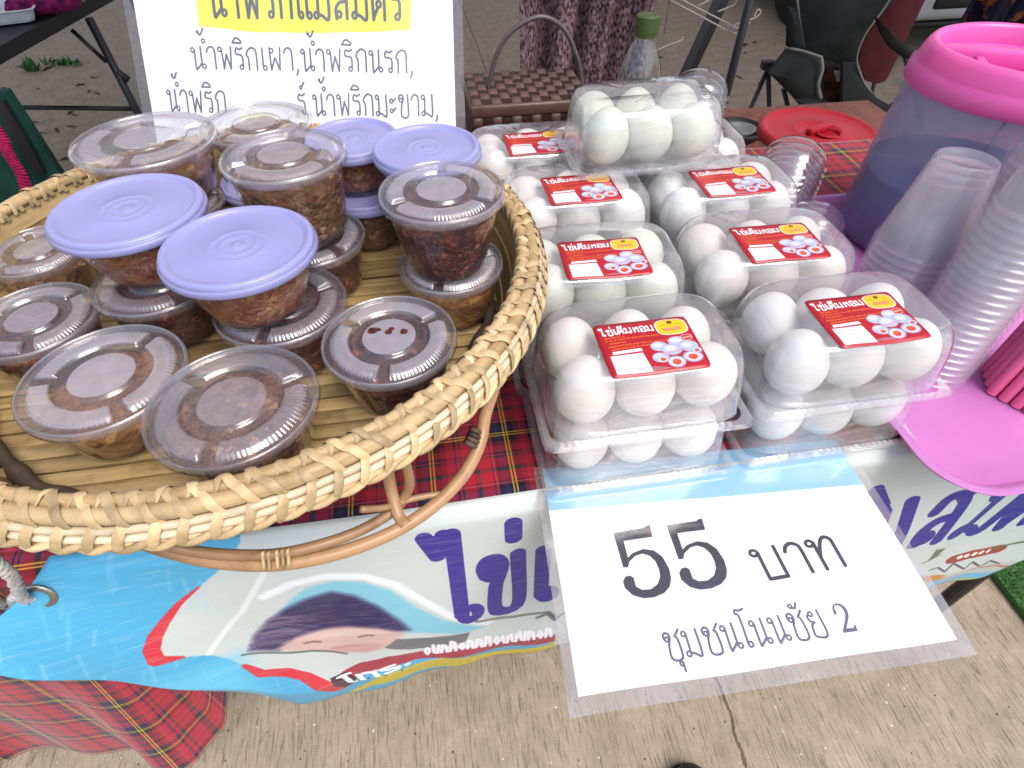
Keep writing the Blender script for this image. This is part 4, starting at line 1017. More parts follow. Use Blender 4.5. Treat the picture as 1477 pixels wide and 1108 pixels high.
def flange(z, a, b, ai, bi, dz):
    o_, i_ = rrect(a, b, .010), rrect(ai, bi, .012); n = len(o_)
    V = [(x, y, z) for x, y in i_]+[(x, y, z) for x, y in o_]+[(x, y, z-dz) for x, y in [(x*1.001, y*1.001) for x, y in o_]]
    F = [(k, (k+1) % n, n+(k+1) % n, n+k) for k in range(n)]+[(n+k, n+(k+1) % n, 2*n+(k+1) % n, 2*n+k) for k in range(n)]
    return V, F
def crimps(z, a, b):
    parts = []
    for q in range(int(2*(a-.012)/.0062)):
        x = -a+.014+q*.0062; parts.append(box((x, -b+.0032, z+.0006), (.0036, .0032, .0010)))
    return join(*parts)
def tray_shell():
    ns = 160; V, F = [], []
    secs = [(.0868, .0588, 6, .0058), (.0835, .0555, 5, .0030), (.080, .052, 4.5, .0006), (.02, .01, 3, .0006), (.0001, .0001, 2, .0006)]
    for (a, b, n, z) in secs:
        for k in range(ns):
            an = 2*PI*k/ns; c, s = math.cos(an), math.sin(an); V.append((a*np.sign(c)*abs(c)**(2/n), b*np.sign(s)*abs(s)**(2/n), z))
    for i in range(len(secs)-1):
        for k in range(ns): F.append((i*ns+k, (i+1)*ns+k, (i+1)*ns+(k+1) % ns, i*ns+(k+1) % ns))
    return V, F
ME_DOME = mesh('dome', pack_shell(), M['clear'], 50)
ME_DFL = mesh('dome_flange', join(flange(.0068, .0925, .0640, .0868, .0586, .0016), crimps(.0068, .0925, .064)), M['clear_edge'], False)
ME_TRAY = mesh('tray', tray_shell(), M['clear'], True)
ME_TFL = mesh('tray_flange', flange(.0056, .0945, .0655, .0868, .0586, .003), M['clear_edge'], False)
def label_mesh(seed):
    rs = random.Random(seed); a, b = rs.uniform(-.002, .003), rs.uniform(-.0005, .002)
    (V, F), U = grid(lambda s, t: None, 16, 12); V = []
    for s, t in U:
        x, y = (s-.5)*.083, (t-.5)*.0635
        r = .004
        # rounded corners
        cx, cy = abs(x)-(.0415-r), abs(y)-(.03175-r)
        if cx > 0 and cy > 0:
            d = math.hypot(cx, cy)
            if d > r: k_ = r/d; x = math.copysign(.0415-r+cx*k_, x); y = math.copysign(.03175-r+cy*k_, y)
        z = .0709+.0006*math.sin(x*90+a*900)*math.sin(y*70+1) + b*max(0, (s-.6))*2 - .0015*max(0, .18-t)/.18*abs(a)*500*.5
        V.append((x, y, z))
    return (V, F), U
def egg_vf(elong):
    P = []
    n = 22
    for i in range(n+1):
        a = PI*i/n; zz = -math.cos(a); r = math.sin(a)*(1-.10*zz-.03*zz*zz); P.append((max(r, 1e-4)*.0264, zz*.0264*elong))
    return lathe(P, 32)
EGG = {c: [mesh('egg', egg_vf(e), M[c], True) for e in (1.20, 1.23, 1.17)] for c in ('egg_white', 'egg_cream', 'egg_green')}
COLN = {'egg_white': 'white', 'egg_cream': 'cream', 'egg_green': 'pale green'}
def make_pack(u, v, z, yaw, lab, phrase, label, eggc, ldy=-.019, elong=1.0, flipped=False, ldx=0):
    t = empty('egg_pack', W(u, v, z), YAW+yaw, lab, 'egg pack', 'clear six-egg packs stacked on the table')
    dm = addmesh('dome', ME_DOME, t); addmesh('flange', ME_DFL, dm); ty = addmesh('tray', ME_TRAY, t); addmesh('flange', ME_TFL, ty)
    if label:
        (vf, U_) = label_mesh(int(u*1000+v*7777)); l = lobj('printed_label', vf, M['egg_label'], t, True, U_); l.location = (ldx, ldy, 0); thicken(l, .0003)
    Rz = Matrix.Rotation(YAW+yaw, 4, 'Z'); Tm = Matrix.Translation(W(u, v, z)) @ Rz
    for j, py in enumerate(('front', 'back')):
        for i, px in enumerate(('left', 'middle', 'right')):
            me = random.choice(EGG[eggc])
            e = bpy.data.objects.new('duck_egg', me); COL.objects.link(e)
            x = (-.0535, 0, .0535)[i]+random.uniform(-.0007, .0007); y = (-.0266, .0266)[j]+random.uniform(-.0006, .0006)
            hh = .0264*(1.2 if me is EGG[eggc][0] else 1.23 if me is EGG[eggc][1] else 1.17)
            e.location = Tm @ Vector((x, y, .0030+hh)); e.rotation_euler = (random.uniform(-.07, .07), random.uniform(-.07, .07), random.uniform(0, 6.28))
            if random.random() < .3: e.rotation_euler[0] += PI
            tag(e, f'{COLN[eggc]} duck egg, {py} {px} place in {phrase}', 'egg', 'duck eggs inside the clear packs')
    return t
ZB = .7568; ZT = ZB+PH+.0004
rown = ['front row', 'second row', 'third row', 'back row']; coln = ['left column', 'right column']
P_L = [(.121, .058, .0), (.118, .187, -.05), (.128, .326, .01), (.100, .452, 0)]
P_R = [(.317, .061, .0), (.300, .186, -.03), (.306, .315, 0), (.300, .444, 0)]
ecol = {(0, 0): 'egg_cream', (0, 1): 'egg_white', (1, 0): 'egg_green', (1, 1): 'egg_cream', (2, 0): 'egg_white', (2, 1): 'egg_white', (3, 0): 'egg_white', (3, 1): 'egg_white'}
for ci, PP in enumerate((P_L, P_R)):
    for ri, (u, v, yw) in enumerate(PP):
        zb_ = ZB if ri == 0 else .7535
        make_pack(u+.004, v+.002, zb_, yw*.5, f'lower clear pack of six duck eggs, {rown[ri]} of the {coln[ci]}', f'the lower pack, {rown[ri]}, {coln[ci]}', False, 'egg_cream' if (ri == 0 and ci == 0) else 'egg_white')
        haslab = not (ri == 3 and ci == 1)
        make_pack(u, v, ZT, yw, f'upper clear pack of six duck eggs{" with red label" if haslab else ""}, {rown[ri]} of the {coln[ci]}', f'the upper pack, {rown[ri]}, {coln[ci]}', haslab, ecol[(ri, ci)], ldx=(.001 if ri < 3 else .003))
make_pack(.222, .385, ZT+PH+.0004, .02, 'unlabelled clear pack of six duck eggs, alone on the third level', 'the unlabelled third-level pack', False, 'egg_green')

# ------------------------------------------------------------------ pink tray, jug, drink cups, straws
tr = empty('pink_tray', W(.70, .19, .7535), YAW, 'shallow pink plastic tray under the jug and drink cups', 'tray')
TA, TB = .305, .265
def trloft(secs, n=10):
    V, F = [], []; m = None
    for (a, b, r, z) in secs:
        P = rrect(a, b, r, n); m = len(P); V += [(x, y, z) for x, y in P]
    for i in range(len(secs)-1):
        for k in range(m): F.append((i*m+k, i*m+(k+1) % m, (i+1)*m+(k+1) % m, (i+1)*m+k))
    F.append(tuple((len(secs)-1)*m+k for k in range(m)))
    return V, F
lobj('pan', trloft([(TA-.014, TB-.014, .045, 0), (TA-.004, TB-.004, .052, .016), (TA+.002, TB+.002, .056, .017), (TA+.003, TB+.003, .056, .0195), (TA-.003, TB-.003, .052, .0200), (TA-.007, TB-.007, .05, .018), (TA-.016, TB-.016, .043, .0055), (TA-.030, TB-.030, .036, .0042), (TA-.034, TB-.034, .034, .0030)]), M['pink_tray'], tr, 40)
TZ = .7535+.0032
def milky(name, tint, haze, hcol, rough=.25, gloss=.4):
    return clear_plastic(name, tint=tint, gloss=gloss, rough=rough, haze=haze, bump=.1, bscale=15, hazecol=hcol)
M['jug_wall'] = milky('frosted_jug_plastic', (.86, .86, .95), .56, (.50, .50, .68))
def mat_liquid():
    t = NT('blue_drink'); n = t.noise(t.coord(), 9, 3).outputs[0]; return t.principled(t.ramp(n, [(.3, (.012, .06, .24, 1)), (.7, (.02, .11, .38, 1))]), .15, .5)
M['liquid'] = mat_liquid()
JG = (.676, .352)
jug = empty('drink_jug', W(JG[0], JG[1], TZ), YAW, 'large translucent jug of blue drink with a bright pink screw lid', 'jug')
JH = .208
jp = [(.0001, .001), (.112, .001), (.121, .006), (.1225, .014), (.1215, .05), (.1185, .12), (.1155, .17), (.1135, JH), (.111, JH+.012)]
lobj('jug_body', lathe(jp, 128), M['jug_wall'], jug)
lobj('blue_drink', capped([(.109, .004), (.1175, .010), (.1185, .05), (.1172, .094), (.1168, .098)], 96), M['liquid'], jug)
lobj('seam_mark', tube([(-.078, -.0855, .150), (-.077, -.0845, .205)], .0012, 6), M['jug_wall'], jug)
lp = [(.1135, JH-.004), (.1195, JH-.004), (.1205, JH-.001), (.1190, JH+.014), (.1150, JH+.018), (.1145, JH+.020), (.1100, JH+.034), (.1060, JH+.0400), (.1020, JH+.0415), (.0985, JH+.040), (.0965, JH+.036), (.0945, JH+.019), (.0900, JH+.0175), (.0001, JH+.0175)]
jl = lobj('jug_lid', lathe(lp, 128), M['pink_lid'], jug, 45)
lobj('lid_grip', join(rbox((0, 0, JH+.0275), (.186, .020, .020), .004, R_(-25)), rbox((-.060, .0, JH+.024), (.010, .06, .014), .003, R_(-25)), rbox((.05, -.02, JH+.024), (.010, .05, .014), .003, R_(-25))), M['pink_lid'], jl, 40)

def cup_shell(rb=.045, rt=.030, H=.100):
    P = [(rb+.0022, 0), (rb+.0028, .0012), (rb+.0022, .0026), (rb+.0004, .0028), (rb-.0004, .006), (rb-.0010, .014)]
    for i in range(1, 7):
        f = i/6; P.append((rb-.001+(rt-rb+.001)*f, .014+(H-.018)*f))
    P += [(rt-.001, H-.001), (rt-.0035, H), (rt-.005, H-.004), (.0001, H-.004)]
    V, F = lathe(P, 64); V = [Vector(v) for v in V]
    for i in range(5, len(P)-4):
        for k in range(64):
            v = V[i*64+k]; s = 1+.006*math.sin(16*2*PI*k/64)*(1 if 5 < i else .3); v.x *= s; v.y *= s
    return V, F
def cup_tower(u, v, n, step, me, lean, label, group, z0=TZ):
    for i in range(n):
        o = addmesh('drink_cup', me); p = W(u, v, z0)+Vector(lean)*(i*step)+Vector((0, 0, i*step)); o.location = p
        q = Vector((lean[0], lean[1], 1)).to_track_quat('Z', 'Y'); o.rotation_euler = q.to_euler(); o.rotation_euler.rotate_axis('Z', i*.13)
        tag(o, label, 'plastic cup', group)
CS = mesh('drink_cup', cup_shell(), M['cup_stack'], True)
CS3 = mesh('drink_cup', cup_shell(.037, .027, .105), M['cup_stack'], True)
cup_tower(.500, .192, 12, .0092, CS, (.0, .03, 0), 'clear plastic cup in the upside-down stack nearest the egg packs', 'cups of the stack nearest the egg packs')
cup_tower(.584, .172, 22, .0092, CS, (.03, .02, 0), 'clear plastic cup in the middle upside-down stack before the jug', 'cups of the middle stack')
cup_tower(.500, .100, 22, .0092, CS3, (.03, .03, 0), 'clear plastic cup in the front upside-down stack, half in frame', 'cups of the front right stack')
# straws standing in a bundle
st = random.Random(4); su, sv = .578, .050
sm = mesh('straw', tube([(0, 0, 0), (0, 0, .21)], .0058, 12, caps=False), M['straw'], True)
cnt = 0
for i in range(-4, 5):
    for j in range(-4, 5):
        x, y = (i+.5*(j % 2))*.0122, j*.0106
        if x*x+y*y > .042**2: continue
        o = addmesh('straw', sm); o.location = W(su+x, sv+y, TZ+.0015); o.rotation_euler = (st.uniform(-.012, .012), st.uniform(-.012, .012)+.06, 0)
        tag(o, 'thick pink drinking straw standing in the bundle at the right edge', 'straw', 'pink straws in the bundle'); cnt += 1

# dome lids
def dome_mesh(r=.040, h=.034, hole=.0):
    P = [(r+.002, 0), (r+.0026, .001), (r+.002, .0022), (r, .0026), (r-.001, .007)]
    for i in range(1, 11):
        a = PI/2*i/10; P.append((max((r-.001)*math.cos(a), .0001), .007+(h-.007)*math.sin(a)))
    return lathe(P, 64)
M['dome'] = clear_plastic('dome_lid_plastic', gloss=1.0, haze=.03, rough=.06, bump=.15, bscale=30, tint=(.97, .97, .985))
MD = mesh('dome_lid', dome_mesh(), M['dome'], True)
def dome_stack(p, n, step, label, group, tilt=(0, 0, 0), sc=1):
    for i in range(n):
        o = addmesh('dome_lid', MD); o.location = Vector(p)+Vector((0, 0, i*step*sc)); o.rotation_euler = tilt; o.scale = (sc,)*3
        tag(o, label, 'cup lid', group if n > 1 else None)
dome_stack(W(.490, .452, .7545), 9, .0085, 'clear dome lid in the tall stack between the egg packs and the jug', 'dome lids of the tall stack', sc=1.12)
dome_stack(W(.478, .345, .7750), 3, .0085, 'clear dome lid in the short stack right of the second row', 'dome lids of the short stack')
obj_ = lobj  # alias
o = obj('cup_sleeve', lathe([(.041, 0), (.041, .020), (.038, .0205), (.038, 0)], 48, W(.478, .345, .7535)), M['cup_stack']); tag(o, 'short clear cup ring holding up the small dome lid stack', 'plastic cup')
dome_stack(W(.392, .600, .7545), 13, .0095, 'clear dome lid in the stack behind the third-level egg pack', 'dome lids of the rear stack', sc=1.1)

# bottle
bt = empty('bottle', W(.282, .575, .7540), YAW, 'clear plastic bottle with olive cap and a little green liquid', 'bottle')
bp = [(.0001, .002), (.026, .001), (.033, .006), (.034, .02), (.033, .06), (.034, .10), (.0345, .135), (.033, .158), (.0275, .185), (.020, .205), (.0155, .214), (.0145, .222), (.0135, .232)]
lobj('bottle_body', lathe(bp, 64), M['bottle'], bt)
t = NT('green_liquid'); M['greenliq'] = t.principled(t.ramp(t.noise(t.coord(), 20, 3).outputs[0], [(.3, (.20, .42, .30, 1)), (.7, (.30, .55, .40, 1))]), .1, .5, Transmission_Weight=.5)
lobj('green_liquid', capped([(.025, .003), (.0322, .007), (.0332, .02), (.0322, .06), (.0332, .10), (.0336, .132)], 48), M['greenliq'], bt)
cp = [(.0001, .2470), (.0150, .2470), (.0165, .2455), (.0168, .2300), (.0168, .2265), (.0160, .2262), (.0160, .2250), (.0168, .2246), (.0168, .2215), (.0150, .2215)]
V, F = lathe(cp, 72); V = [Vector(v) for v in V]
for i in range(2, 4):
    for k in range(72):
        v = V[i*72+k]; s = 1+(.02 if k % 2 else 0); v.x *= s; v.y *= s
lobj('cap', (V, F), M['green_cap'], bt, 30)

# ------------------------------------------------------------------ woven bag on a stool behind the table
stl = empty('stool', W(.155, .80, 0), YAW, 'low wooden stool holding the woven bag behind the table', 'stool')
lobj('seat', rbox((0, 0, .735), (.30, .23, .028), .004), M['wood'], stl, False)
for x in (-.13, .13):
    for y in (-.095, .095): lobj('leg', box((x, y, .3605), (.026, .026, .721)), M['wood'], stl, False)
M['bag'] = plain('brown_vinyl_strap', (.095, .055, .048, 1), .42, .45, .2, 60, .3)
M['bag2'] = plain('dark_brown_vinyl_strap', (.028, .014, .013, 1), .5, .4, .2, 60, .3)
BW, BD, BH = .205, .150, .092
bag = empty('woven_bag', W(.150, .790, .7500), YAW, 'brown woven strap bag with flat lid and tall hoop handle', 'bag')
lobj('bag_body', rbox((0, 0, BH/2), (BW, BD, BH), .008), M['bag2'], bag)
lobj('lid_band', rbox((0, 0, BH-.010), (BW+.008, BD+.008, .022), .005), M['bag'], bag)
def strap_vf(w, l, b):
    V, F = [], []
    for j in range(5):
        f = j/4; zz = b*math.sin(PI*f)
        for x in (-.5, -.38, .38, .5): V.append((x*w, (f-.5)*l, zz*(1 if abs(x) < .45 else .4)+.0002))
        if j:
            a = (j-1)*4; c_ = j*4; F += [(a+q, a+q+1, c_+q+1, c_+q) for q in range(3)]
    return V, F
SM = [mesh('strap', strap_vf(.0162, .0205, .0058), M['bag'], True), mesh('strap', strap_vf(.0200, .0160, .0016), M['bag2'], True)]
nx, ny = 12, 7
for i in range(nx):
    for j in range(ny):
        x = -BW/2+BW*(i+.5)/nx; y = -BD/2+BD*(j+.5)/ny; k = (i+j) % 2
        o = addmesh('strap', SM[k], bag); o.location = (x, y, BH+.0012); o.rotation_euler = (0, 0, 0 if k == 0 else PI/2)
for i in range(nx):
    for j in range(4):
        x = -BW/2+BW*(i+.5)/nx; z = BH-.028-j*.0150; k = (i+j) % 2
        o = addmesh('strap', SM[k], bag); o.location = (x, -BD/2-.0004, z); o.rotation_euler = (PI/2, 0, 0 if k == 0 else 0)
hp = [bag.matrix_world.inverted() @ PV(x, y, .79) for x, y in ((704, 146), (706, 120), (716, 80), (735, 48), (765, 28), (790, 26), (815, 44), (832, 82), (838, 110), (840, 140))]
M['handle'] = plain('grey_brown_handle', (.09, .07, .075, 1), .35, .5, .15, 60, .2)
lobj('handle', tube(spline(hp, 60), .0042, 10), M['handle'], bag)

# brown cloth hanging from a rail behind
M['speckle'] = None
t = NT('purple_brown_speckled_cloth'); co = t.coord()
vo = t.noise(t.mapping(co, (1, 1, .6)), 150, 3, .6).outputs[0]; bgn = t.noise(co, 4, 4).outputs[0]
c = t.ramp(vo, [(.42, srgb(74, 54, 56)), (.50, srgb(124, 98, 102)), (.60, srgb(158, 132, 138))]); c = t.mix(.5, c, t.ramp(bgn, [(.3, (.5, .5, .5)), (.7, (1, 1, 1))]), 'MULTIPLY')
M['speckle'] = t.principled(c, .9, .15, t.bump(vo, .6, .003))
rl = empty('clothes_rail', W(.40, 1.30, 0), YAW, 'dark metal clothes rail behind the stall', 'clothes rail')
lobj('bar', tube([(-.42, 0, 1.22), (.42, 0, 1.22)], .011, 10), M['dark_metal'], rl)
for x in (-.42, .42):
    lobj('upright', tube([(x, 0, .02), (x, 0, 1.22)], .011, 10), M['dark_metal'], rl); lobj('foot', tube([(x, -.2, .012), (x, .2, .012)], .011, 10), M['dark_metal'], rl)
def hang(s, t_):
    u = .200+.385*s-.04*(1-t_)*0; z = 1.235-t_*1.05; w_ = .02+.03*t_
    return W(u+.02*math.sin(3*t_+s*4)-(.04*(s)*(t_-.3)), 1.285-.012-w_*math.sin(s*21+1.2*math.sin(t_*3))-.010*math.sin(s*47+2), z)
vf, U = grid(hang, 90, 60); o = obj('hanging_cloth', vf, M['speckle']); thicken(o, .002); tag(o, 'purple-brown speckled cloth with vertical folds hanging behind the woven bag', 'cloth')

# leaning dark stand leg and white wire rack behind the bottle
pa, pb = PV(983, 125, 1.5), PV(1047, -12, 1.5); dd = (pb-pa).normalized(); foot = pa+dd*(-pa.z/dd.z); top = pa+dd*((1.6-pa.z)/dd.z)
V, F = box((0, 0, 0), (.040, .022, (top-foot).length)); q = dd.to_track_quat('Z', 'Y'); mid = (foot+top)/2
po = empty('stand_leg', foot, YAW, 'black steel stand leg leaning to the right behind the bottle', 'stand')
obj('rail_a', ([mid+q @ Vector(v) for v in V], F), M['dark_metal'], po, False)
V, F = box((.026, -.006, 0), (.010, .03, (top-foot).length)); obj('rail_b', ([mid+q @ Vector(v) for v in V], F), M['black_plastic'], po, False)
wr = empty('wire_rack', W(.9, 1.34, 0), YAW, 'white wire display rack with empty hooks behind the bottle', 'wire rack')
def wire(px, r=.0021, v=1.34, n=None, nm='wire'):
    P = [PV(x, y, v) for x, y in px]; P = spline(P, n) if n else P; obj(nm, tube(P, r, 7), M['white_wire'], wr)
wp, wq = PV(1085, 0, 1.36), PV(1045, 120, 1.36); wd_ = (wq-wp).normalized()
obj('wire_upright', tube([wp-wd_*.35, wq+wd_*((wq.z-.03)/-wd_.z)], .0024, 7), M['white_wire'], wr)
wp, wq = PV(966, -2, 1.36), PV(962, 24, 1.36); wd_ = (wq-wp).normalized(); obj('wire_upright', tube([wp-wd_*.35, wp+wd_*.08], .0024, 7), M['white_wire'], wr)
wire([(955, -6), (1000, 18), (1045, 42), (1072, 54)]); wire([(958, -14), (1003, 10), (1050, 34), (1072, 46)]); wire([(1050, 34), (1050, 44)]); wire([(1058, 37), (1056, 48)])
wire([(1050, 41), (1065, 34), (1088, 26), (1095, 21), (1097, 16), (1093, 14), (1090, 19), (1088, 24)], n=30, nm='hook')
wire([(1052, 45), (1068, 38), (1082, 32)], nm='hook')
wire([(1035, 17), (1050, 11), (1060, 6), (1062, -4), (1060, -10)], n=24, nm='hook'); wire([(1000, 12), (1016, 4), (1028, -4)], nm='hook')
wire([(940, 76), (962, 66), (978, 60), (984, 57), (985, 53)], n=20, nm='hook')

# ------------------------------------------------------------------ low table behind on the right: bucket, bowl, board
lt = empty('low_table', W(.93, 1.02, 0), YAW, 'low red-brown wooden table behind the tartan table', 'table')
lobj('tabletop', rbox((0, 0, .545), (.72, .60, .03), .004), M['wood'], lt, False)
for x in (-.32, .32):
    for y in (-.26, .26): lobj('leg', box((x, y, .265), (.04, .04, .53)), M['wood'], lt, False)
bd = empty('wooden_board', W(.86, 1.17, .5605), YAW+R_(-38), 'striped red-brown wooden board beside the dark bowl', 'board')
for i in range(5): lobj('plank', rbox((0, (i-2)*.026, .010), (.34, .0245, .020), .002), M['wood'], bd, False)
bw = PZ(1066, 184, .62); bu, bv = UV(bw)
bo = empty('dark_bowl', W(bu, bv, .5820), YAW, 'small black bowl holding a translucent scoop, beside the red lid', 'bowl')
lobj('bowl', lathe([(.0001, 0), (.03, 0), (.055, .022), (.062, .040), (.059, .040), (.052, .024), (.028, .005), (.0001, .004)], 48), M['black_plastic'], bo)
o = obj('scoop', lathe([(.0001, .0), (.022, .003), (.034, .014), (.036, .018), (.033, .0165), (.02, .006), (.0001, .003)], 32, W(bu+.004, bv-.004, .604)), milky('frosted_scoop', (.8, .85, .85), .35, (.6, .65, .65)))
tag(o, 'translucent plastic scoop lying in the black bowl', 'scoop')
RB = PZ(1183, 183, .735); ru, rv = UV(RB)
bu_ = empty('red_lidded_tub', W(ru, rv, .5605), YAW, 'white tub closed with a round red plastic lid', 'tub')
M['tub'] = milky('milky_tub_plastic', (.8, .8, .8), .8, (.66, .64, .64), .3)
lobj('tub_wall', lathe([(.0001, .001), (.085, .001), (.092, .006), (.106, .15), (.109, .158)], 72), M['tub'], bu_)
tl_ = lobj('tub_lid', lathe([(.107, .150), (.1165, .150), (.118, .153), (.1170, .166), (.1130, .170), (.107, .1712), (.103, .168), (.098, .1665), (.052, .1665), (.048, .1685), (.045, .1685), (.041, .1645), (.0001, .1645)], 96), M['red_plastic'], bu_, 50)
lobj('lid_handle', join(rbox((0, 0, .1705), (.066, .016, .013), .004, R_(20)), lathe([(.024, .1645), (.026, .1690), (.023, .1705), (.021, .168), (.021, .1645)], 40, (.012, -.016, 0))), M['red_plastic'], tl_, 40)
for i in range(5): lobj('red_print', box((-.098+.0012*i, -.038-.010*i, .120), (.004, .005, .012), R_(20+5*i)), M['red_plastic'], bu_, False)

# ------------------------------------------------------------------ folding camp chair, car, clothing (background right)
ch = empty('camp_chair', PZ(1200, 150, 0), YAW, 'dark canvas camping chair with pale piping, seen from behind', 'camping chair')
def panel(px, v0, v1, mat, nm='panel', th=.012, par=None, bulge=.03):
    """cloth panel: outline points on planes v0..v1 (left to right), thickened, slightly bellied"""
    xs = [p[0] for p in px]; xa, xb = min(xs), max(xs); P = []
    for (x, y) in px: P.append(PV(x, y, v0+(v1-v0)*(x-xa)/(xb-xa+1e-6)))
    c_ = sum(P, Vector())/len(P); n = W(0, -1, 0)-W(0, 0, 0); V = []; F = []; k = len(P); rings = (1, .8, .5, .2)
    for side in (1, -1):
        for r in rings:
            for p in P: V.append(c_+(p-c_)*r+n*(bulge*(1-r*r)+side*th/2))
    m = len(rings)
    for s in range(2):
        for i in range(m-1):
            for j in range(k):
                a = (s*m+i)*k; b = (s*m+i+1)*k; q = (a+j, a+(j+1) % k, b+(j+1) % k, b+j); F.append(q if s else q[::-1])
        cap = tuple((s*m+m-1)*k+j for j in range(k)); F.append(cap if s else cap[::-1])
    for j in range(k): F.append((j, (j+1) % k, m*k+(j+1) % k, m*k+j))
    return obj(nm, (V, F), mat, par or ch, 50)
def pipe(px, v, r=.004, nm='piping', mat='piping', n=24, par=None): return obj(nm, tube(spline([PV(x, y, v) for x, y in px], n), r, 7), M[mat], par or ch)
panel([(1148, -60), (1150, 0), (1155, 35), (1160, 72), (1180, 84), (1216, 92), (1234, 92), (1240, 55), (1262, 28), (1286, 0), (1300, -60)], 1.95, 1.95, M['canvas'], 'back_panel', .02, bulge=.05)
panel([(1136, 10), (1150, 12), (1161, 72), (1147, 74), (1134, 66)], 1.90, 1.92, M['canvas'], 'arm_strap', .01)
panel([(1135, 71), (1160, 74), (1185, 82), (1182, 142), (1152, 150), (1140, 136), (1122, 118), (1108, 105)], 1.80, 1.86, M['canvas'], 'side_pocket', .02, bulge=.04)
panel([(1214, 90), (1234, 90), (1245, 118), (1262, 140), (1284, 152), (1274, 162), (1256, 174), (1222, 170), (1213, 150)], 1.84, 1.90, M['canvas'], 'seat_side', .02, bulge=.03)
panel([(1262, 24), (1272, 34), (1290, 52), (1322, 76), (1328, 90), (1304, 84), (1282, 68), (1268, 44)], 1.86, 1.90, M['canvas'], 'arm_rest', .014)
panel([(1148, 144), (1170, 142), (1205, 150), (1214, 164), (1180, 160), (1156, 156)], 1.78, 1.84, M['canvas'], 'seat_edge', .02)
pipe([(1150, 0), (1154, 35), (1160, 70)], 1.92); pipe([(1140, 70), (1160, 74), (1184, 82)], 1.80); pipe([(1184, 82), (1186, 100), (1180, 122), (1184, 142)], 1.80, .007)
pipe([(1286, -4), (1268, 22), (1260, 30)], 1.90); pipe([(1262, 30), (1246, 54), (1236, 86), (1246, 118), (1258, 134)], 1.83, .003)
for a, b in (((1108, 98), (1082, 158)), ((1108, 98), (1110, 172)), ((1130, 128), (1138, 160)), ((1214, 98), (1218, 168)), ((1325, 118), (1268, 168))):
    pa, pb = PV(*a, 1.92), PV(*b, 1.92); d_ = (pb-pa).normalized(); f_ = pa+d_*((pa.z-.006)/-d_.z) if d_.z < 0 else pb
    if (f_-pa).length > 1.4: f_ = pa+d_*1.2
    obj('leg', tube([pa, f_], .009, 8), M['dark_metal'], ch)
obj('arm_joint', rbox(PV(1108, 94, 1.9), (.05, .04, .03), .006), M['black_plastic'], ch, False)
ch2 = empty('maroon_chair', PZ(1290, 90, 0), YAW, 'maroon canvas chair back behind the dark camping chair', 'camping chair')
panel([(1270, -70), (1272, 0), (1250, 52), (1238, 86), (1248, 116), (1262, 120), (1276, 116), (1292, 84), (1312, 42), (1332, 0), (1345, -70)], 2.25, 2.25, M['maroon'], 'back_panel', .02, par=ch2)
for a, b in (((1262, 112), (1258, 135)), ((1300, 60), (1306, 85))):
    pa, pb = PV(*a, 2.27), PV(*b, 2.27); d_ = (pb-pa).normalized(); f_ = pa+d_*((pa.z-.006)/-d_.z); obj('leg', tube([pa, f_], .009, 8), M['dark_metal'], ch2)
t = NT('brown_floral_print'); vo = t.noise(t.coord(), 22, 4, .6).outputs[0]; M['floral'] = t.principled(t.ramp(vo, [(.45, (.012, .006, .006, 1)), (.56, (.06, .025, .01, 1)), (.66, (.10, .02, .012, 1))]), .85, .2, t.bump(vo, .3, .003))
bx = empty('printed_bag', W(*UV(PZ(1195, 120, 0)), 0), YAW, 'dark brown printed bag under the camping chair', 'bag')
panel([(1172, 86), (1216, 90), (1216, 162), (1176, 152)], 2.02, 2.02, M['floral'], 'bag_side', .16, par=bx, bulge=.02)
panel([(1203, 102), (1216, 103), (1217, 114), (1208, 118)], 1.90, 1.90, M['tub'], 'white_tag', .01, par=bx, bulge=0)
t = NT('navy_orange_print'); vo = t.noise(t.coord(), 16, 4, .6).outputs[0]; M['navy'] = t.principled(t.ramp(vo, [(.55, (.008, .007, .02, 1)), (.60, (.16, .04, .012, 1)), (.7, (.28, .09, .03, 1))]), .85, .2)
g2 = empty('printed_clothes', W(2.8, 2.36, 0), YAW, 'dark navy clothes with orange pattern hanging at the upper right corner', 'clothes')
def gar(s, t_):
    return W(2.56-.10*t_+.50*s+.02*math.sin(t_*5), 2.35+.05*math.sin(s*17)+.02*math.sin(s*41+t_*3), 1.30-t_*.92)
vf, U = grid(gar, 60, 30); o = obj('garment', vf, M['navy'], g2); thicken(o, .004)
a = W(2.52, 2.36, 1.30); b = W(3.12, 2.36, 1.30); obj('rail', tube([a, b], .012, 8), M['dark_metal'], g2); obj('upright', tube([b, Vector((b.x, b.y, 0))], .012, 8), M['dark_metal'], g2)
c3 = a.lerp(b, .5); obj('upright', tube([c3, Vector((c3.x, c3.y, 0))], .012, 8), M['dark_metal'], g2)

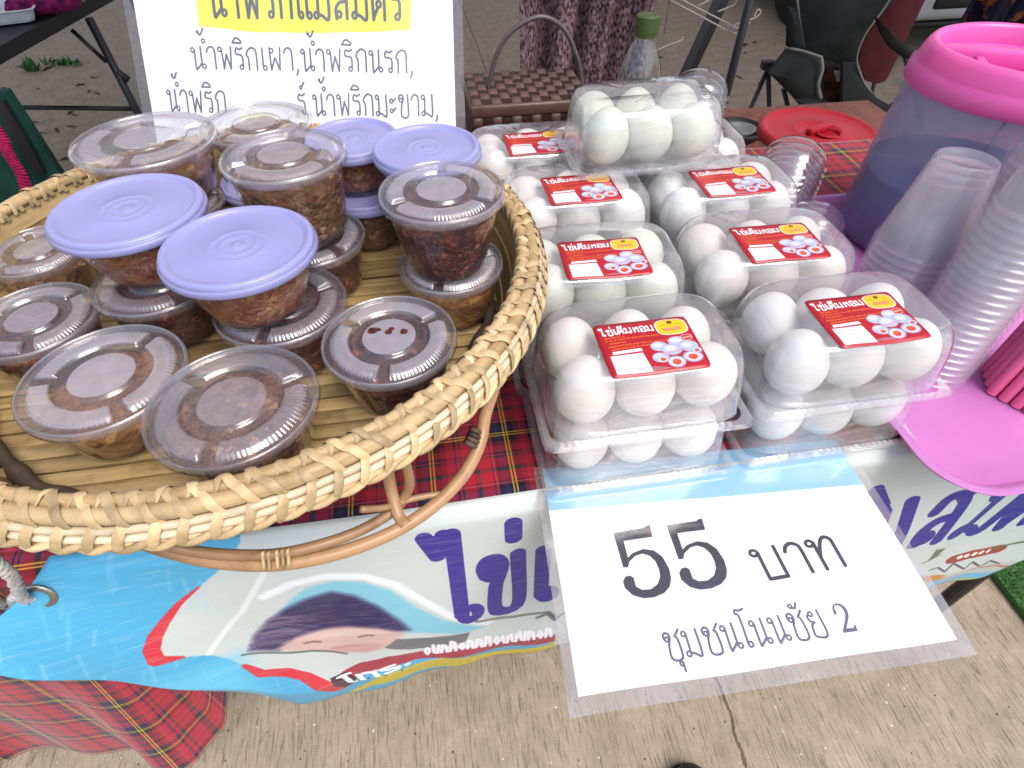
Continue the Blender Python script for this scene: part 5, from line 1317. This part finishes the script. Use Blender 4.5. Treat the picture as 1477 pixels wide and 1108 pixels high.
# parked white car: only its bumper and grille corner are in view
cp_ = PV(1376, 30, 3.2); cu_, cv_ = UV(cp_)
car = empty('parked_car', W(3.42, 5.34, 0), YAW+R_(1), 'white parked car, only its front bumper and dark intake in view', 'car')
def carbody(s, t_):
    # s along the length (front -1.9 .. rear 1.9), t around the upper section
    y = -1.98+3.96*s; x = math.cos(PI*t_)*.86; nose = min(1, s/.035+.45); tail = min(1, (1-s)/.03+.4)
    roof = interp(y, [-1.98, -1.85, -1.0, -.35, .9, 1.6, 1.98], [.62, .74, .90, 1.36, 1.40, 1.0, .90])
    e = abs(math.sin(PI*t_)); z = .22+(roof-.22)*min(1, e**.45*1.0)
    wx = .86*(.80+.2*min(nose, tail)); x = math.copysign(min(abs(math.cos(PI*t_))**.35, 1)*wx*(1-.22*max(0, z-.85)/.55), math.cos(PI*t_))
    return (x, y+.10*(1-abs(x)/.86)*(-1 if s < .1 else 0), z)
vf, U = grid(carbody, 60, 40); lobj('body', vf, M['car'], car)
lobj('front_bumper', rbox((0, -2.02, .375), (1.62, .22, .33), .06, 0, 4), M['car'], car)
lobj('air_intake', rbox((-.28, -2.115, .345), (.34, .05, .15), .03, 0, 3), M['black_plastic'], car)
lobj('lower_lip', rbox((0, -1.97, .175), (1.50, .16, .05), .02), M['black_plastic'], car)
lobj('windscreen', rbox((0, -.72, 1.08), (1.25, .03, .5), .01), M['black_plastic'], car)
for x in (-.62, .62):
    h_ = rbox((x, -2.0, .66), (.32, .14, .13), .04); lobj('headlight', h_, M['tub'], car)
    for y in (-1.28, 1.28):
        wv, wf = lathe([(.0001, -.1), (.30, -.1), (.315, -.08), (.315, .08), (.30, .1), (.0001, .1)], 40); lobj('wheel', ([(z_+math.copysign(.72, x), y+b_, .315+a_) for a_, b_, z_ in wv], wf), M['black_plastic'], car)

# ------------------------------------------------------------------ neighbouring stall on the left
nb = empty('neighbour_table', W(-1.6, 2.2, 0), YAW, 'dark topped folding table of the neighbouring stall, upper left', 'table')
e1, e2 = PZ(0, 94, .70), PZ(166, 0, .70); dn = (e2-e1).normalized(); sd = Vector((-dn.y, dn.x, 0))
a = e1-dn*.6; b = e2+dn*1.2
Vt = [a, b, b+sd*.7, a+sd*.7]; Vt = [v.copy() for v in Vt]
V = [Vector((v.x, v.y, .700)) for v in Vt]+[Vector((v.x, v.y, .735)) for v in Vt]
obj('tabletop', (V, [(3, 2, 1, 0), (4, 5, 6, 7), (0, 1, 5, 4), (1, 2, 6, 5), (2, 3, 7, 6), (3, 0, 4, 7)]), M['black_plastic'], nb, False)
def bar(p, q, r, mat='dark_metal', par=nb, nm='leg', ext=False):
    a, b = PV(*p), PV(*q)
    if ext: d_ = (b-a).normalized(); b = a+d_*((a.z-.01)/-d_.z)
    return obj(nm, tube([a, b], r, 8), M[mat], par)
bar((128, 26, 2.0), (192, 150, 2.0), .013, ext=True); bar((103, 43, 2.0), (154, 90, 2.0), .007, nm='brace'); bar((20, 155, 2.02), (195, 157, 2.02), .008, nm='crossbar')
bar((165, 100, 2.0), (186, 116, 2.0), .012, nm='joint')
for off in (.05, .62):
    p = a+dn*(.15)+sd*off; obj('leg', tube([(p.x, p.y, .70), (p.x, p.y, 0)], .013, 8), M['dark_metal'], nb)
p = b-dn*.2+sd*.5; obj('leg', tube([(p.x, p.y, .70), (p.x, p.y, 0)], .013, 8), M['dark_metal'], nb)
# things on and beside it
wt = PZ(4, 22, .74); o = empty('white_tray', wt, R_(28), 'pale blue-white plastic tray on the neighbouring table, cut by the left edge', 'tray')
lobj('pan', trloft([(.085, .115, .02, 0), (.095, .125, .024, .03), (.102, .132, .028, .031), (.096, .126, .024, .0325), (.088, .118, .02, .005)]), plain('pale_tray_plastic', (.50, .54, .60, 1), .4), o, 40)
M['knit'] = plain('magenta_purple_yarn', (.12, .006, .06, 1), .9, .2, .8, 45, .9, 160)
kp = [PZ(x, y, .76) for x, y in ((36, 10), (60, 8), (90, 4), (52, -14), (85, -16))]
for i, p in enumerate(kp):
    v_, f_ = lathe([(.0001, -.02), (.03, -.018), (.05, 0), (.04, .02), (.0001, .028)], 20, p); v_ = [(x+random.uniform(-.004, .004), y+random.uniform(-.004, .004), z+random.uniform(-.003, .003)) for x, y, z in v_]; o = obj('knitted_item', (v_, f_), M['knit']); tag(o, 'dark magenta knitted item piled on the neighbouring table', 'knitwear', 'magenta knitwear on the neighbouring table')
gs = empty('green_stool', PZ(40, 230, 0), YAW, 'folding stool with dark green sides at the left edge', 'stool')
def slab(px, v, th, mat, nm, par): return panel(px, v, v, mat, nm, th, par, 0)
slab([(0, 128), (12, 130), (44, 178), (98, 262), (80, 300), (52, 270), (20, 210), (-20, 150)], 1.05, .02, M['green_cloth'], 'side_cloth', gs)
slab([(-6, 150), (6, 146), (34, 190), (64, 246), (56, 252), (24, 204)], 1.03, .012, M['dark_metal'], 'side_bar', gs)
slab([(-30, 170), (0, 172), (28, 220), (40, 262), (36, 330), (-30, 300)], 1.12, .02, M['green_cloth'], 'seat_cloth', gs)
o = obj('knit_strip', tube(spline([PV(x, y, .99) for x, y in ((-12, 176), (4, 200), (14, 226), (30, 250), (40, 280), (46, 300))], 120), [(.012+.002*math.sin(i*1.7)) for i in range(120)], 8, flat=(1, .4)), M['magenta']); tag(o, 'bright magenta crocheted strip hanging at the left edge', 'knit strip')
# weeds and leaf litter on the floor behind
t = NT('weed_green'); M['weed'] = t.principled((.06, .17, .05, 1), .6, .3)
def blades(px, py, n, L, sp, seed):
    rs = random.Random(seed); V, F = [], []
    c_ = PZ(px, py, 0)
    for i in range(n):
        a_ = rs.uniform(0, 2*PI); r_ = rs.uniform(0, sp); b_ = c_+Vector((r_*math.cos(a_), r_*.5*math.sin(a_), .002)); d_ = Vector((rs.uniform(-1, 1), rs.uniform(-.4, .4), rs.uniform(.25, .9))).normalized()*L*rs.uniform(.5, 1); s_ = Vector((-d_.y, d_.x, 0)).normalized()*.008
        k = len(V); V += [b_-s_, b_+s_, b_+d_*.6+s_*.8, b_+d_*.6-s_*.8, b_+d_]; F += [(k, k+1, k+2, k+3), (k+3, k+2, k+4)]
    return V, F
vf = join(blades(48, 103, 30, .10, .04, 1), blades(85, 94, 40, .06, .16, 2), blades(110, 92, 20, .05, .1, 3)); o = obj('weeds', vf, M['weed'], smooth=False); tag(o, 'small green weeds on the concrete behind', 'weeds', kind='stuff')
t = NT('dry_leaf'); M['leaf'] = t.principled((.09, .035, .025, 1), .7, .2)
V, F = [], []
for i in range(34):
    p = PZ(random.uniform(30, 150), random.uniform(85, 235), .002) if i < 22 else PZ(random.uniform(950, 1130), random.uniform(40, 160), .002); a_ = random.uniform(0, PI); l_ = random.uniform(.015, .05); k = len(V)
    d_ = Vector((math.cos(a_), math.sin(a_), 0)); s_ = Vector((-d_.y, d_.x, 0))
    V += [p-d_*l_, p+s_*l_*.25+Vector((0, 0, .008)), p+d_*l_, p-s_*l_*.25]; F.append((k, k+1, k+2, k+3))
o = obj('leaf_litter', (V, F), M['leaf'], smooth=False); tag(o, 'dry red-brown leaf scraps on the concrete', 'leaves', kind='stuff')

# ------------------------------------------------------------------ artificial grass mat, shoe
t = NT('green_turf'); n_ = t.noise(t.coord(), 260, 3).outputs[0]; M['turf'] = t.principled(t.ramp(n_, [(.35, (.02, .06, .015, 1)), (.65, (.07, .19, .05, 1))]), .8, .2, t.bump(n_, .8, .004))
gm = empty('grass_mat', W(1.52, -.2, 0), YAW, 'green artificial grass mat on the ground at the right edge', 'mat')
lobj('mat_base', rbox((0, 0, .010), (.86, .84, .016), .004), M['turf'], gm, False)
rs = random.Random(5); V, F = [], []
for i in range(9000):
    x, y = rs.uniform(-.43, -.05), rs.uniform(-.1, .42); a_ = rs.uniform(0, 6.28); h_ = rs.uniform(.008, .016); dx, dy = math.cos(a_)*.0009, math.sin(a_)*.0009; lx, ly = rs.uniform(-.006, .006), rs.uniform(-.006, .006); k = len(V)
    V += [(x-dx, y-dy, .017), (x+dx, y+dy, .017), (x+lx, y+ly, .017+h_)]; F.append((k, k+1, k+2))
o = lobj('turf_blades', (V, F), M['turf'], gm, False); o['kind'] = 'stuff'
def shoe(s, t_):
    y = -.0-.27*(1-s); wd = .045*math.sin(min(1, (1-s)*6)*PI/2)**.5*(1-.15*math.sin(s*3)); h_ = interp(s, [0, .5, .8, .95, 1], [.10, .09, .055, .035, .012]); a_ = PI*t_
    return (math.cos(a_)*wd, y, .012+h_*math.sin(a_))
sp_ = PZ(985, 1100, .02); sh = empty('black_shoe', sp_-Vector((0, 0, .02)), YAW, 'toe of a black shoe at the bottom edge of the photo', 'shoe')
vf, U = grid(shoe, 24, 16); lobj('upper', vf, M['black_plastic'], sh); lobj('sole', trloft([(.042, .135, .04, 0), (.044, .137, .04, .012)]), M['black_plastic'], sh).location = (0, -.137, 0)
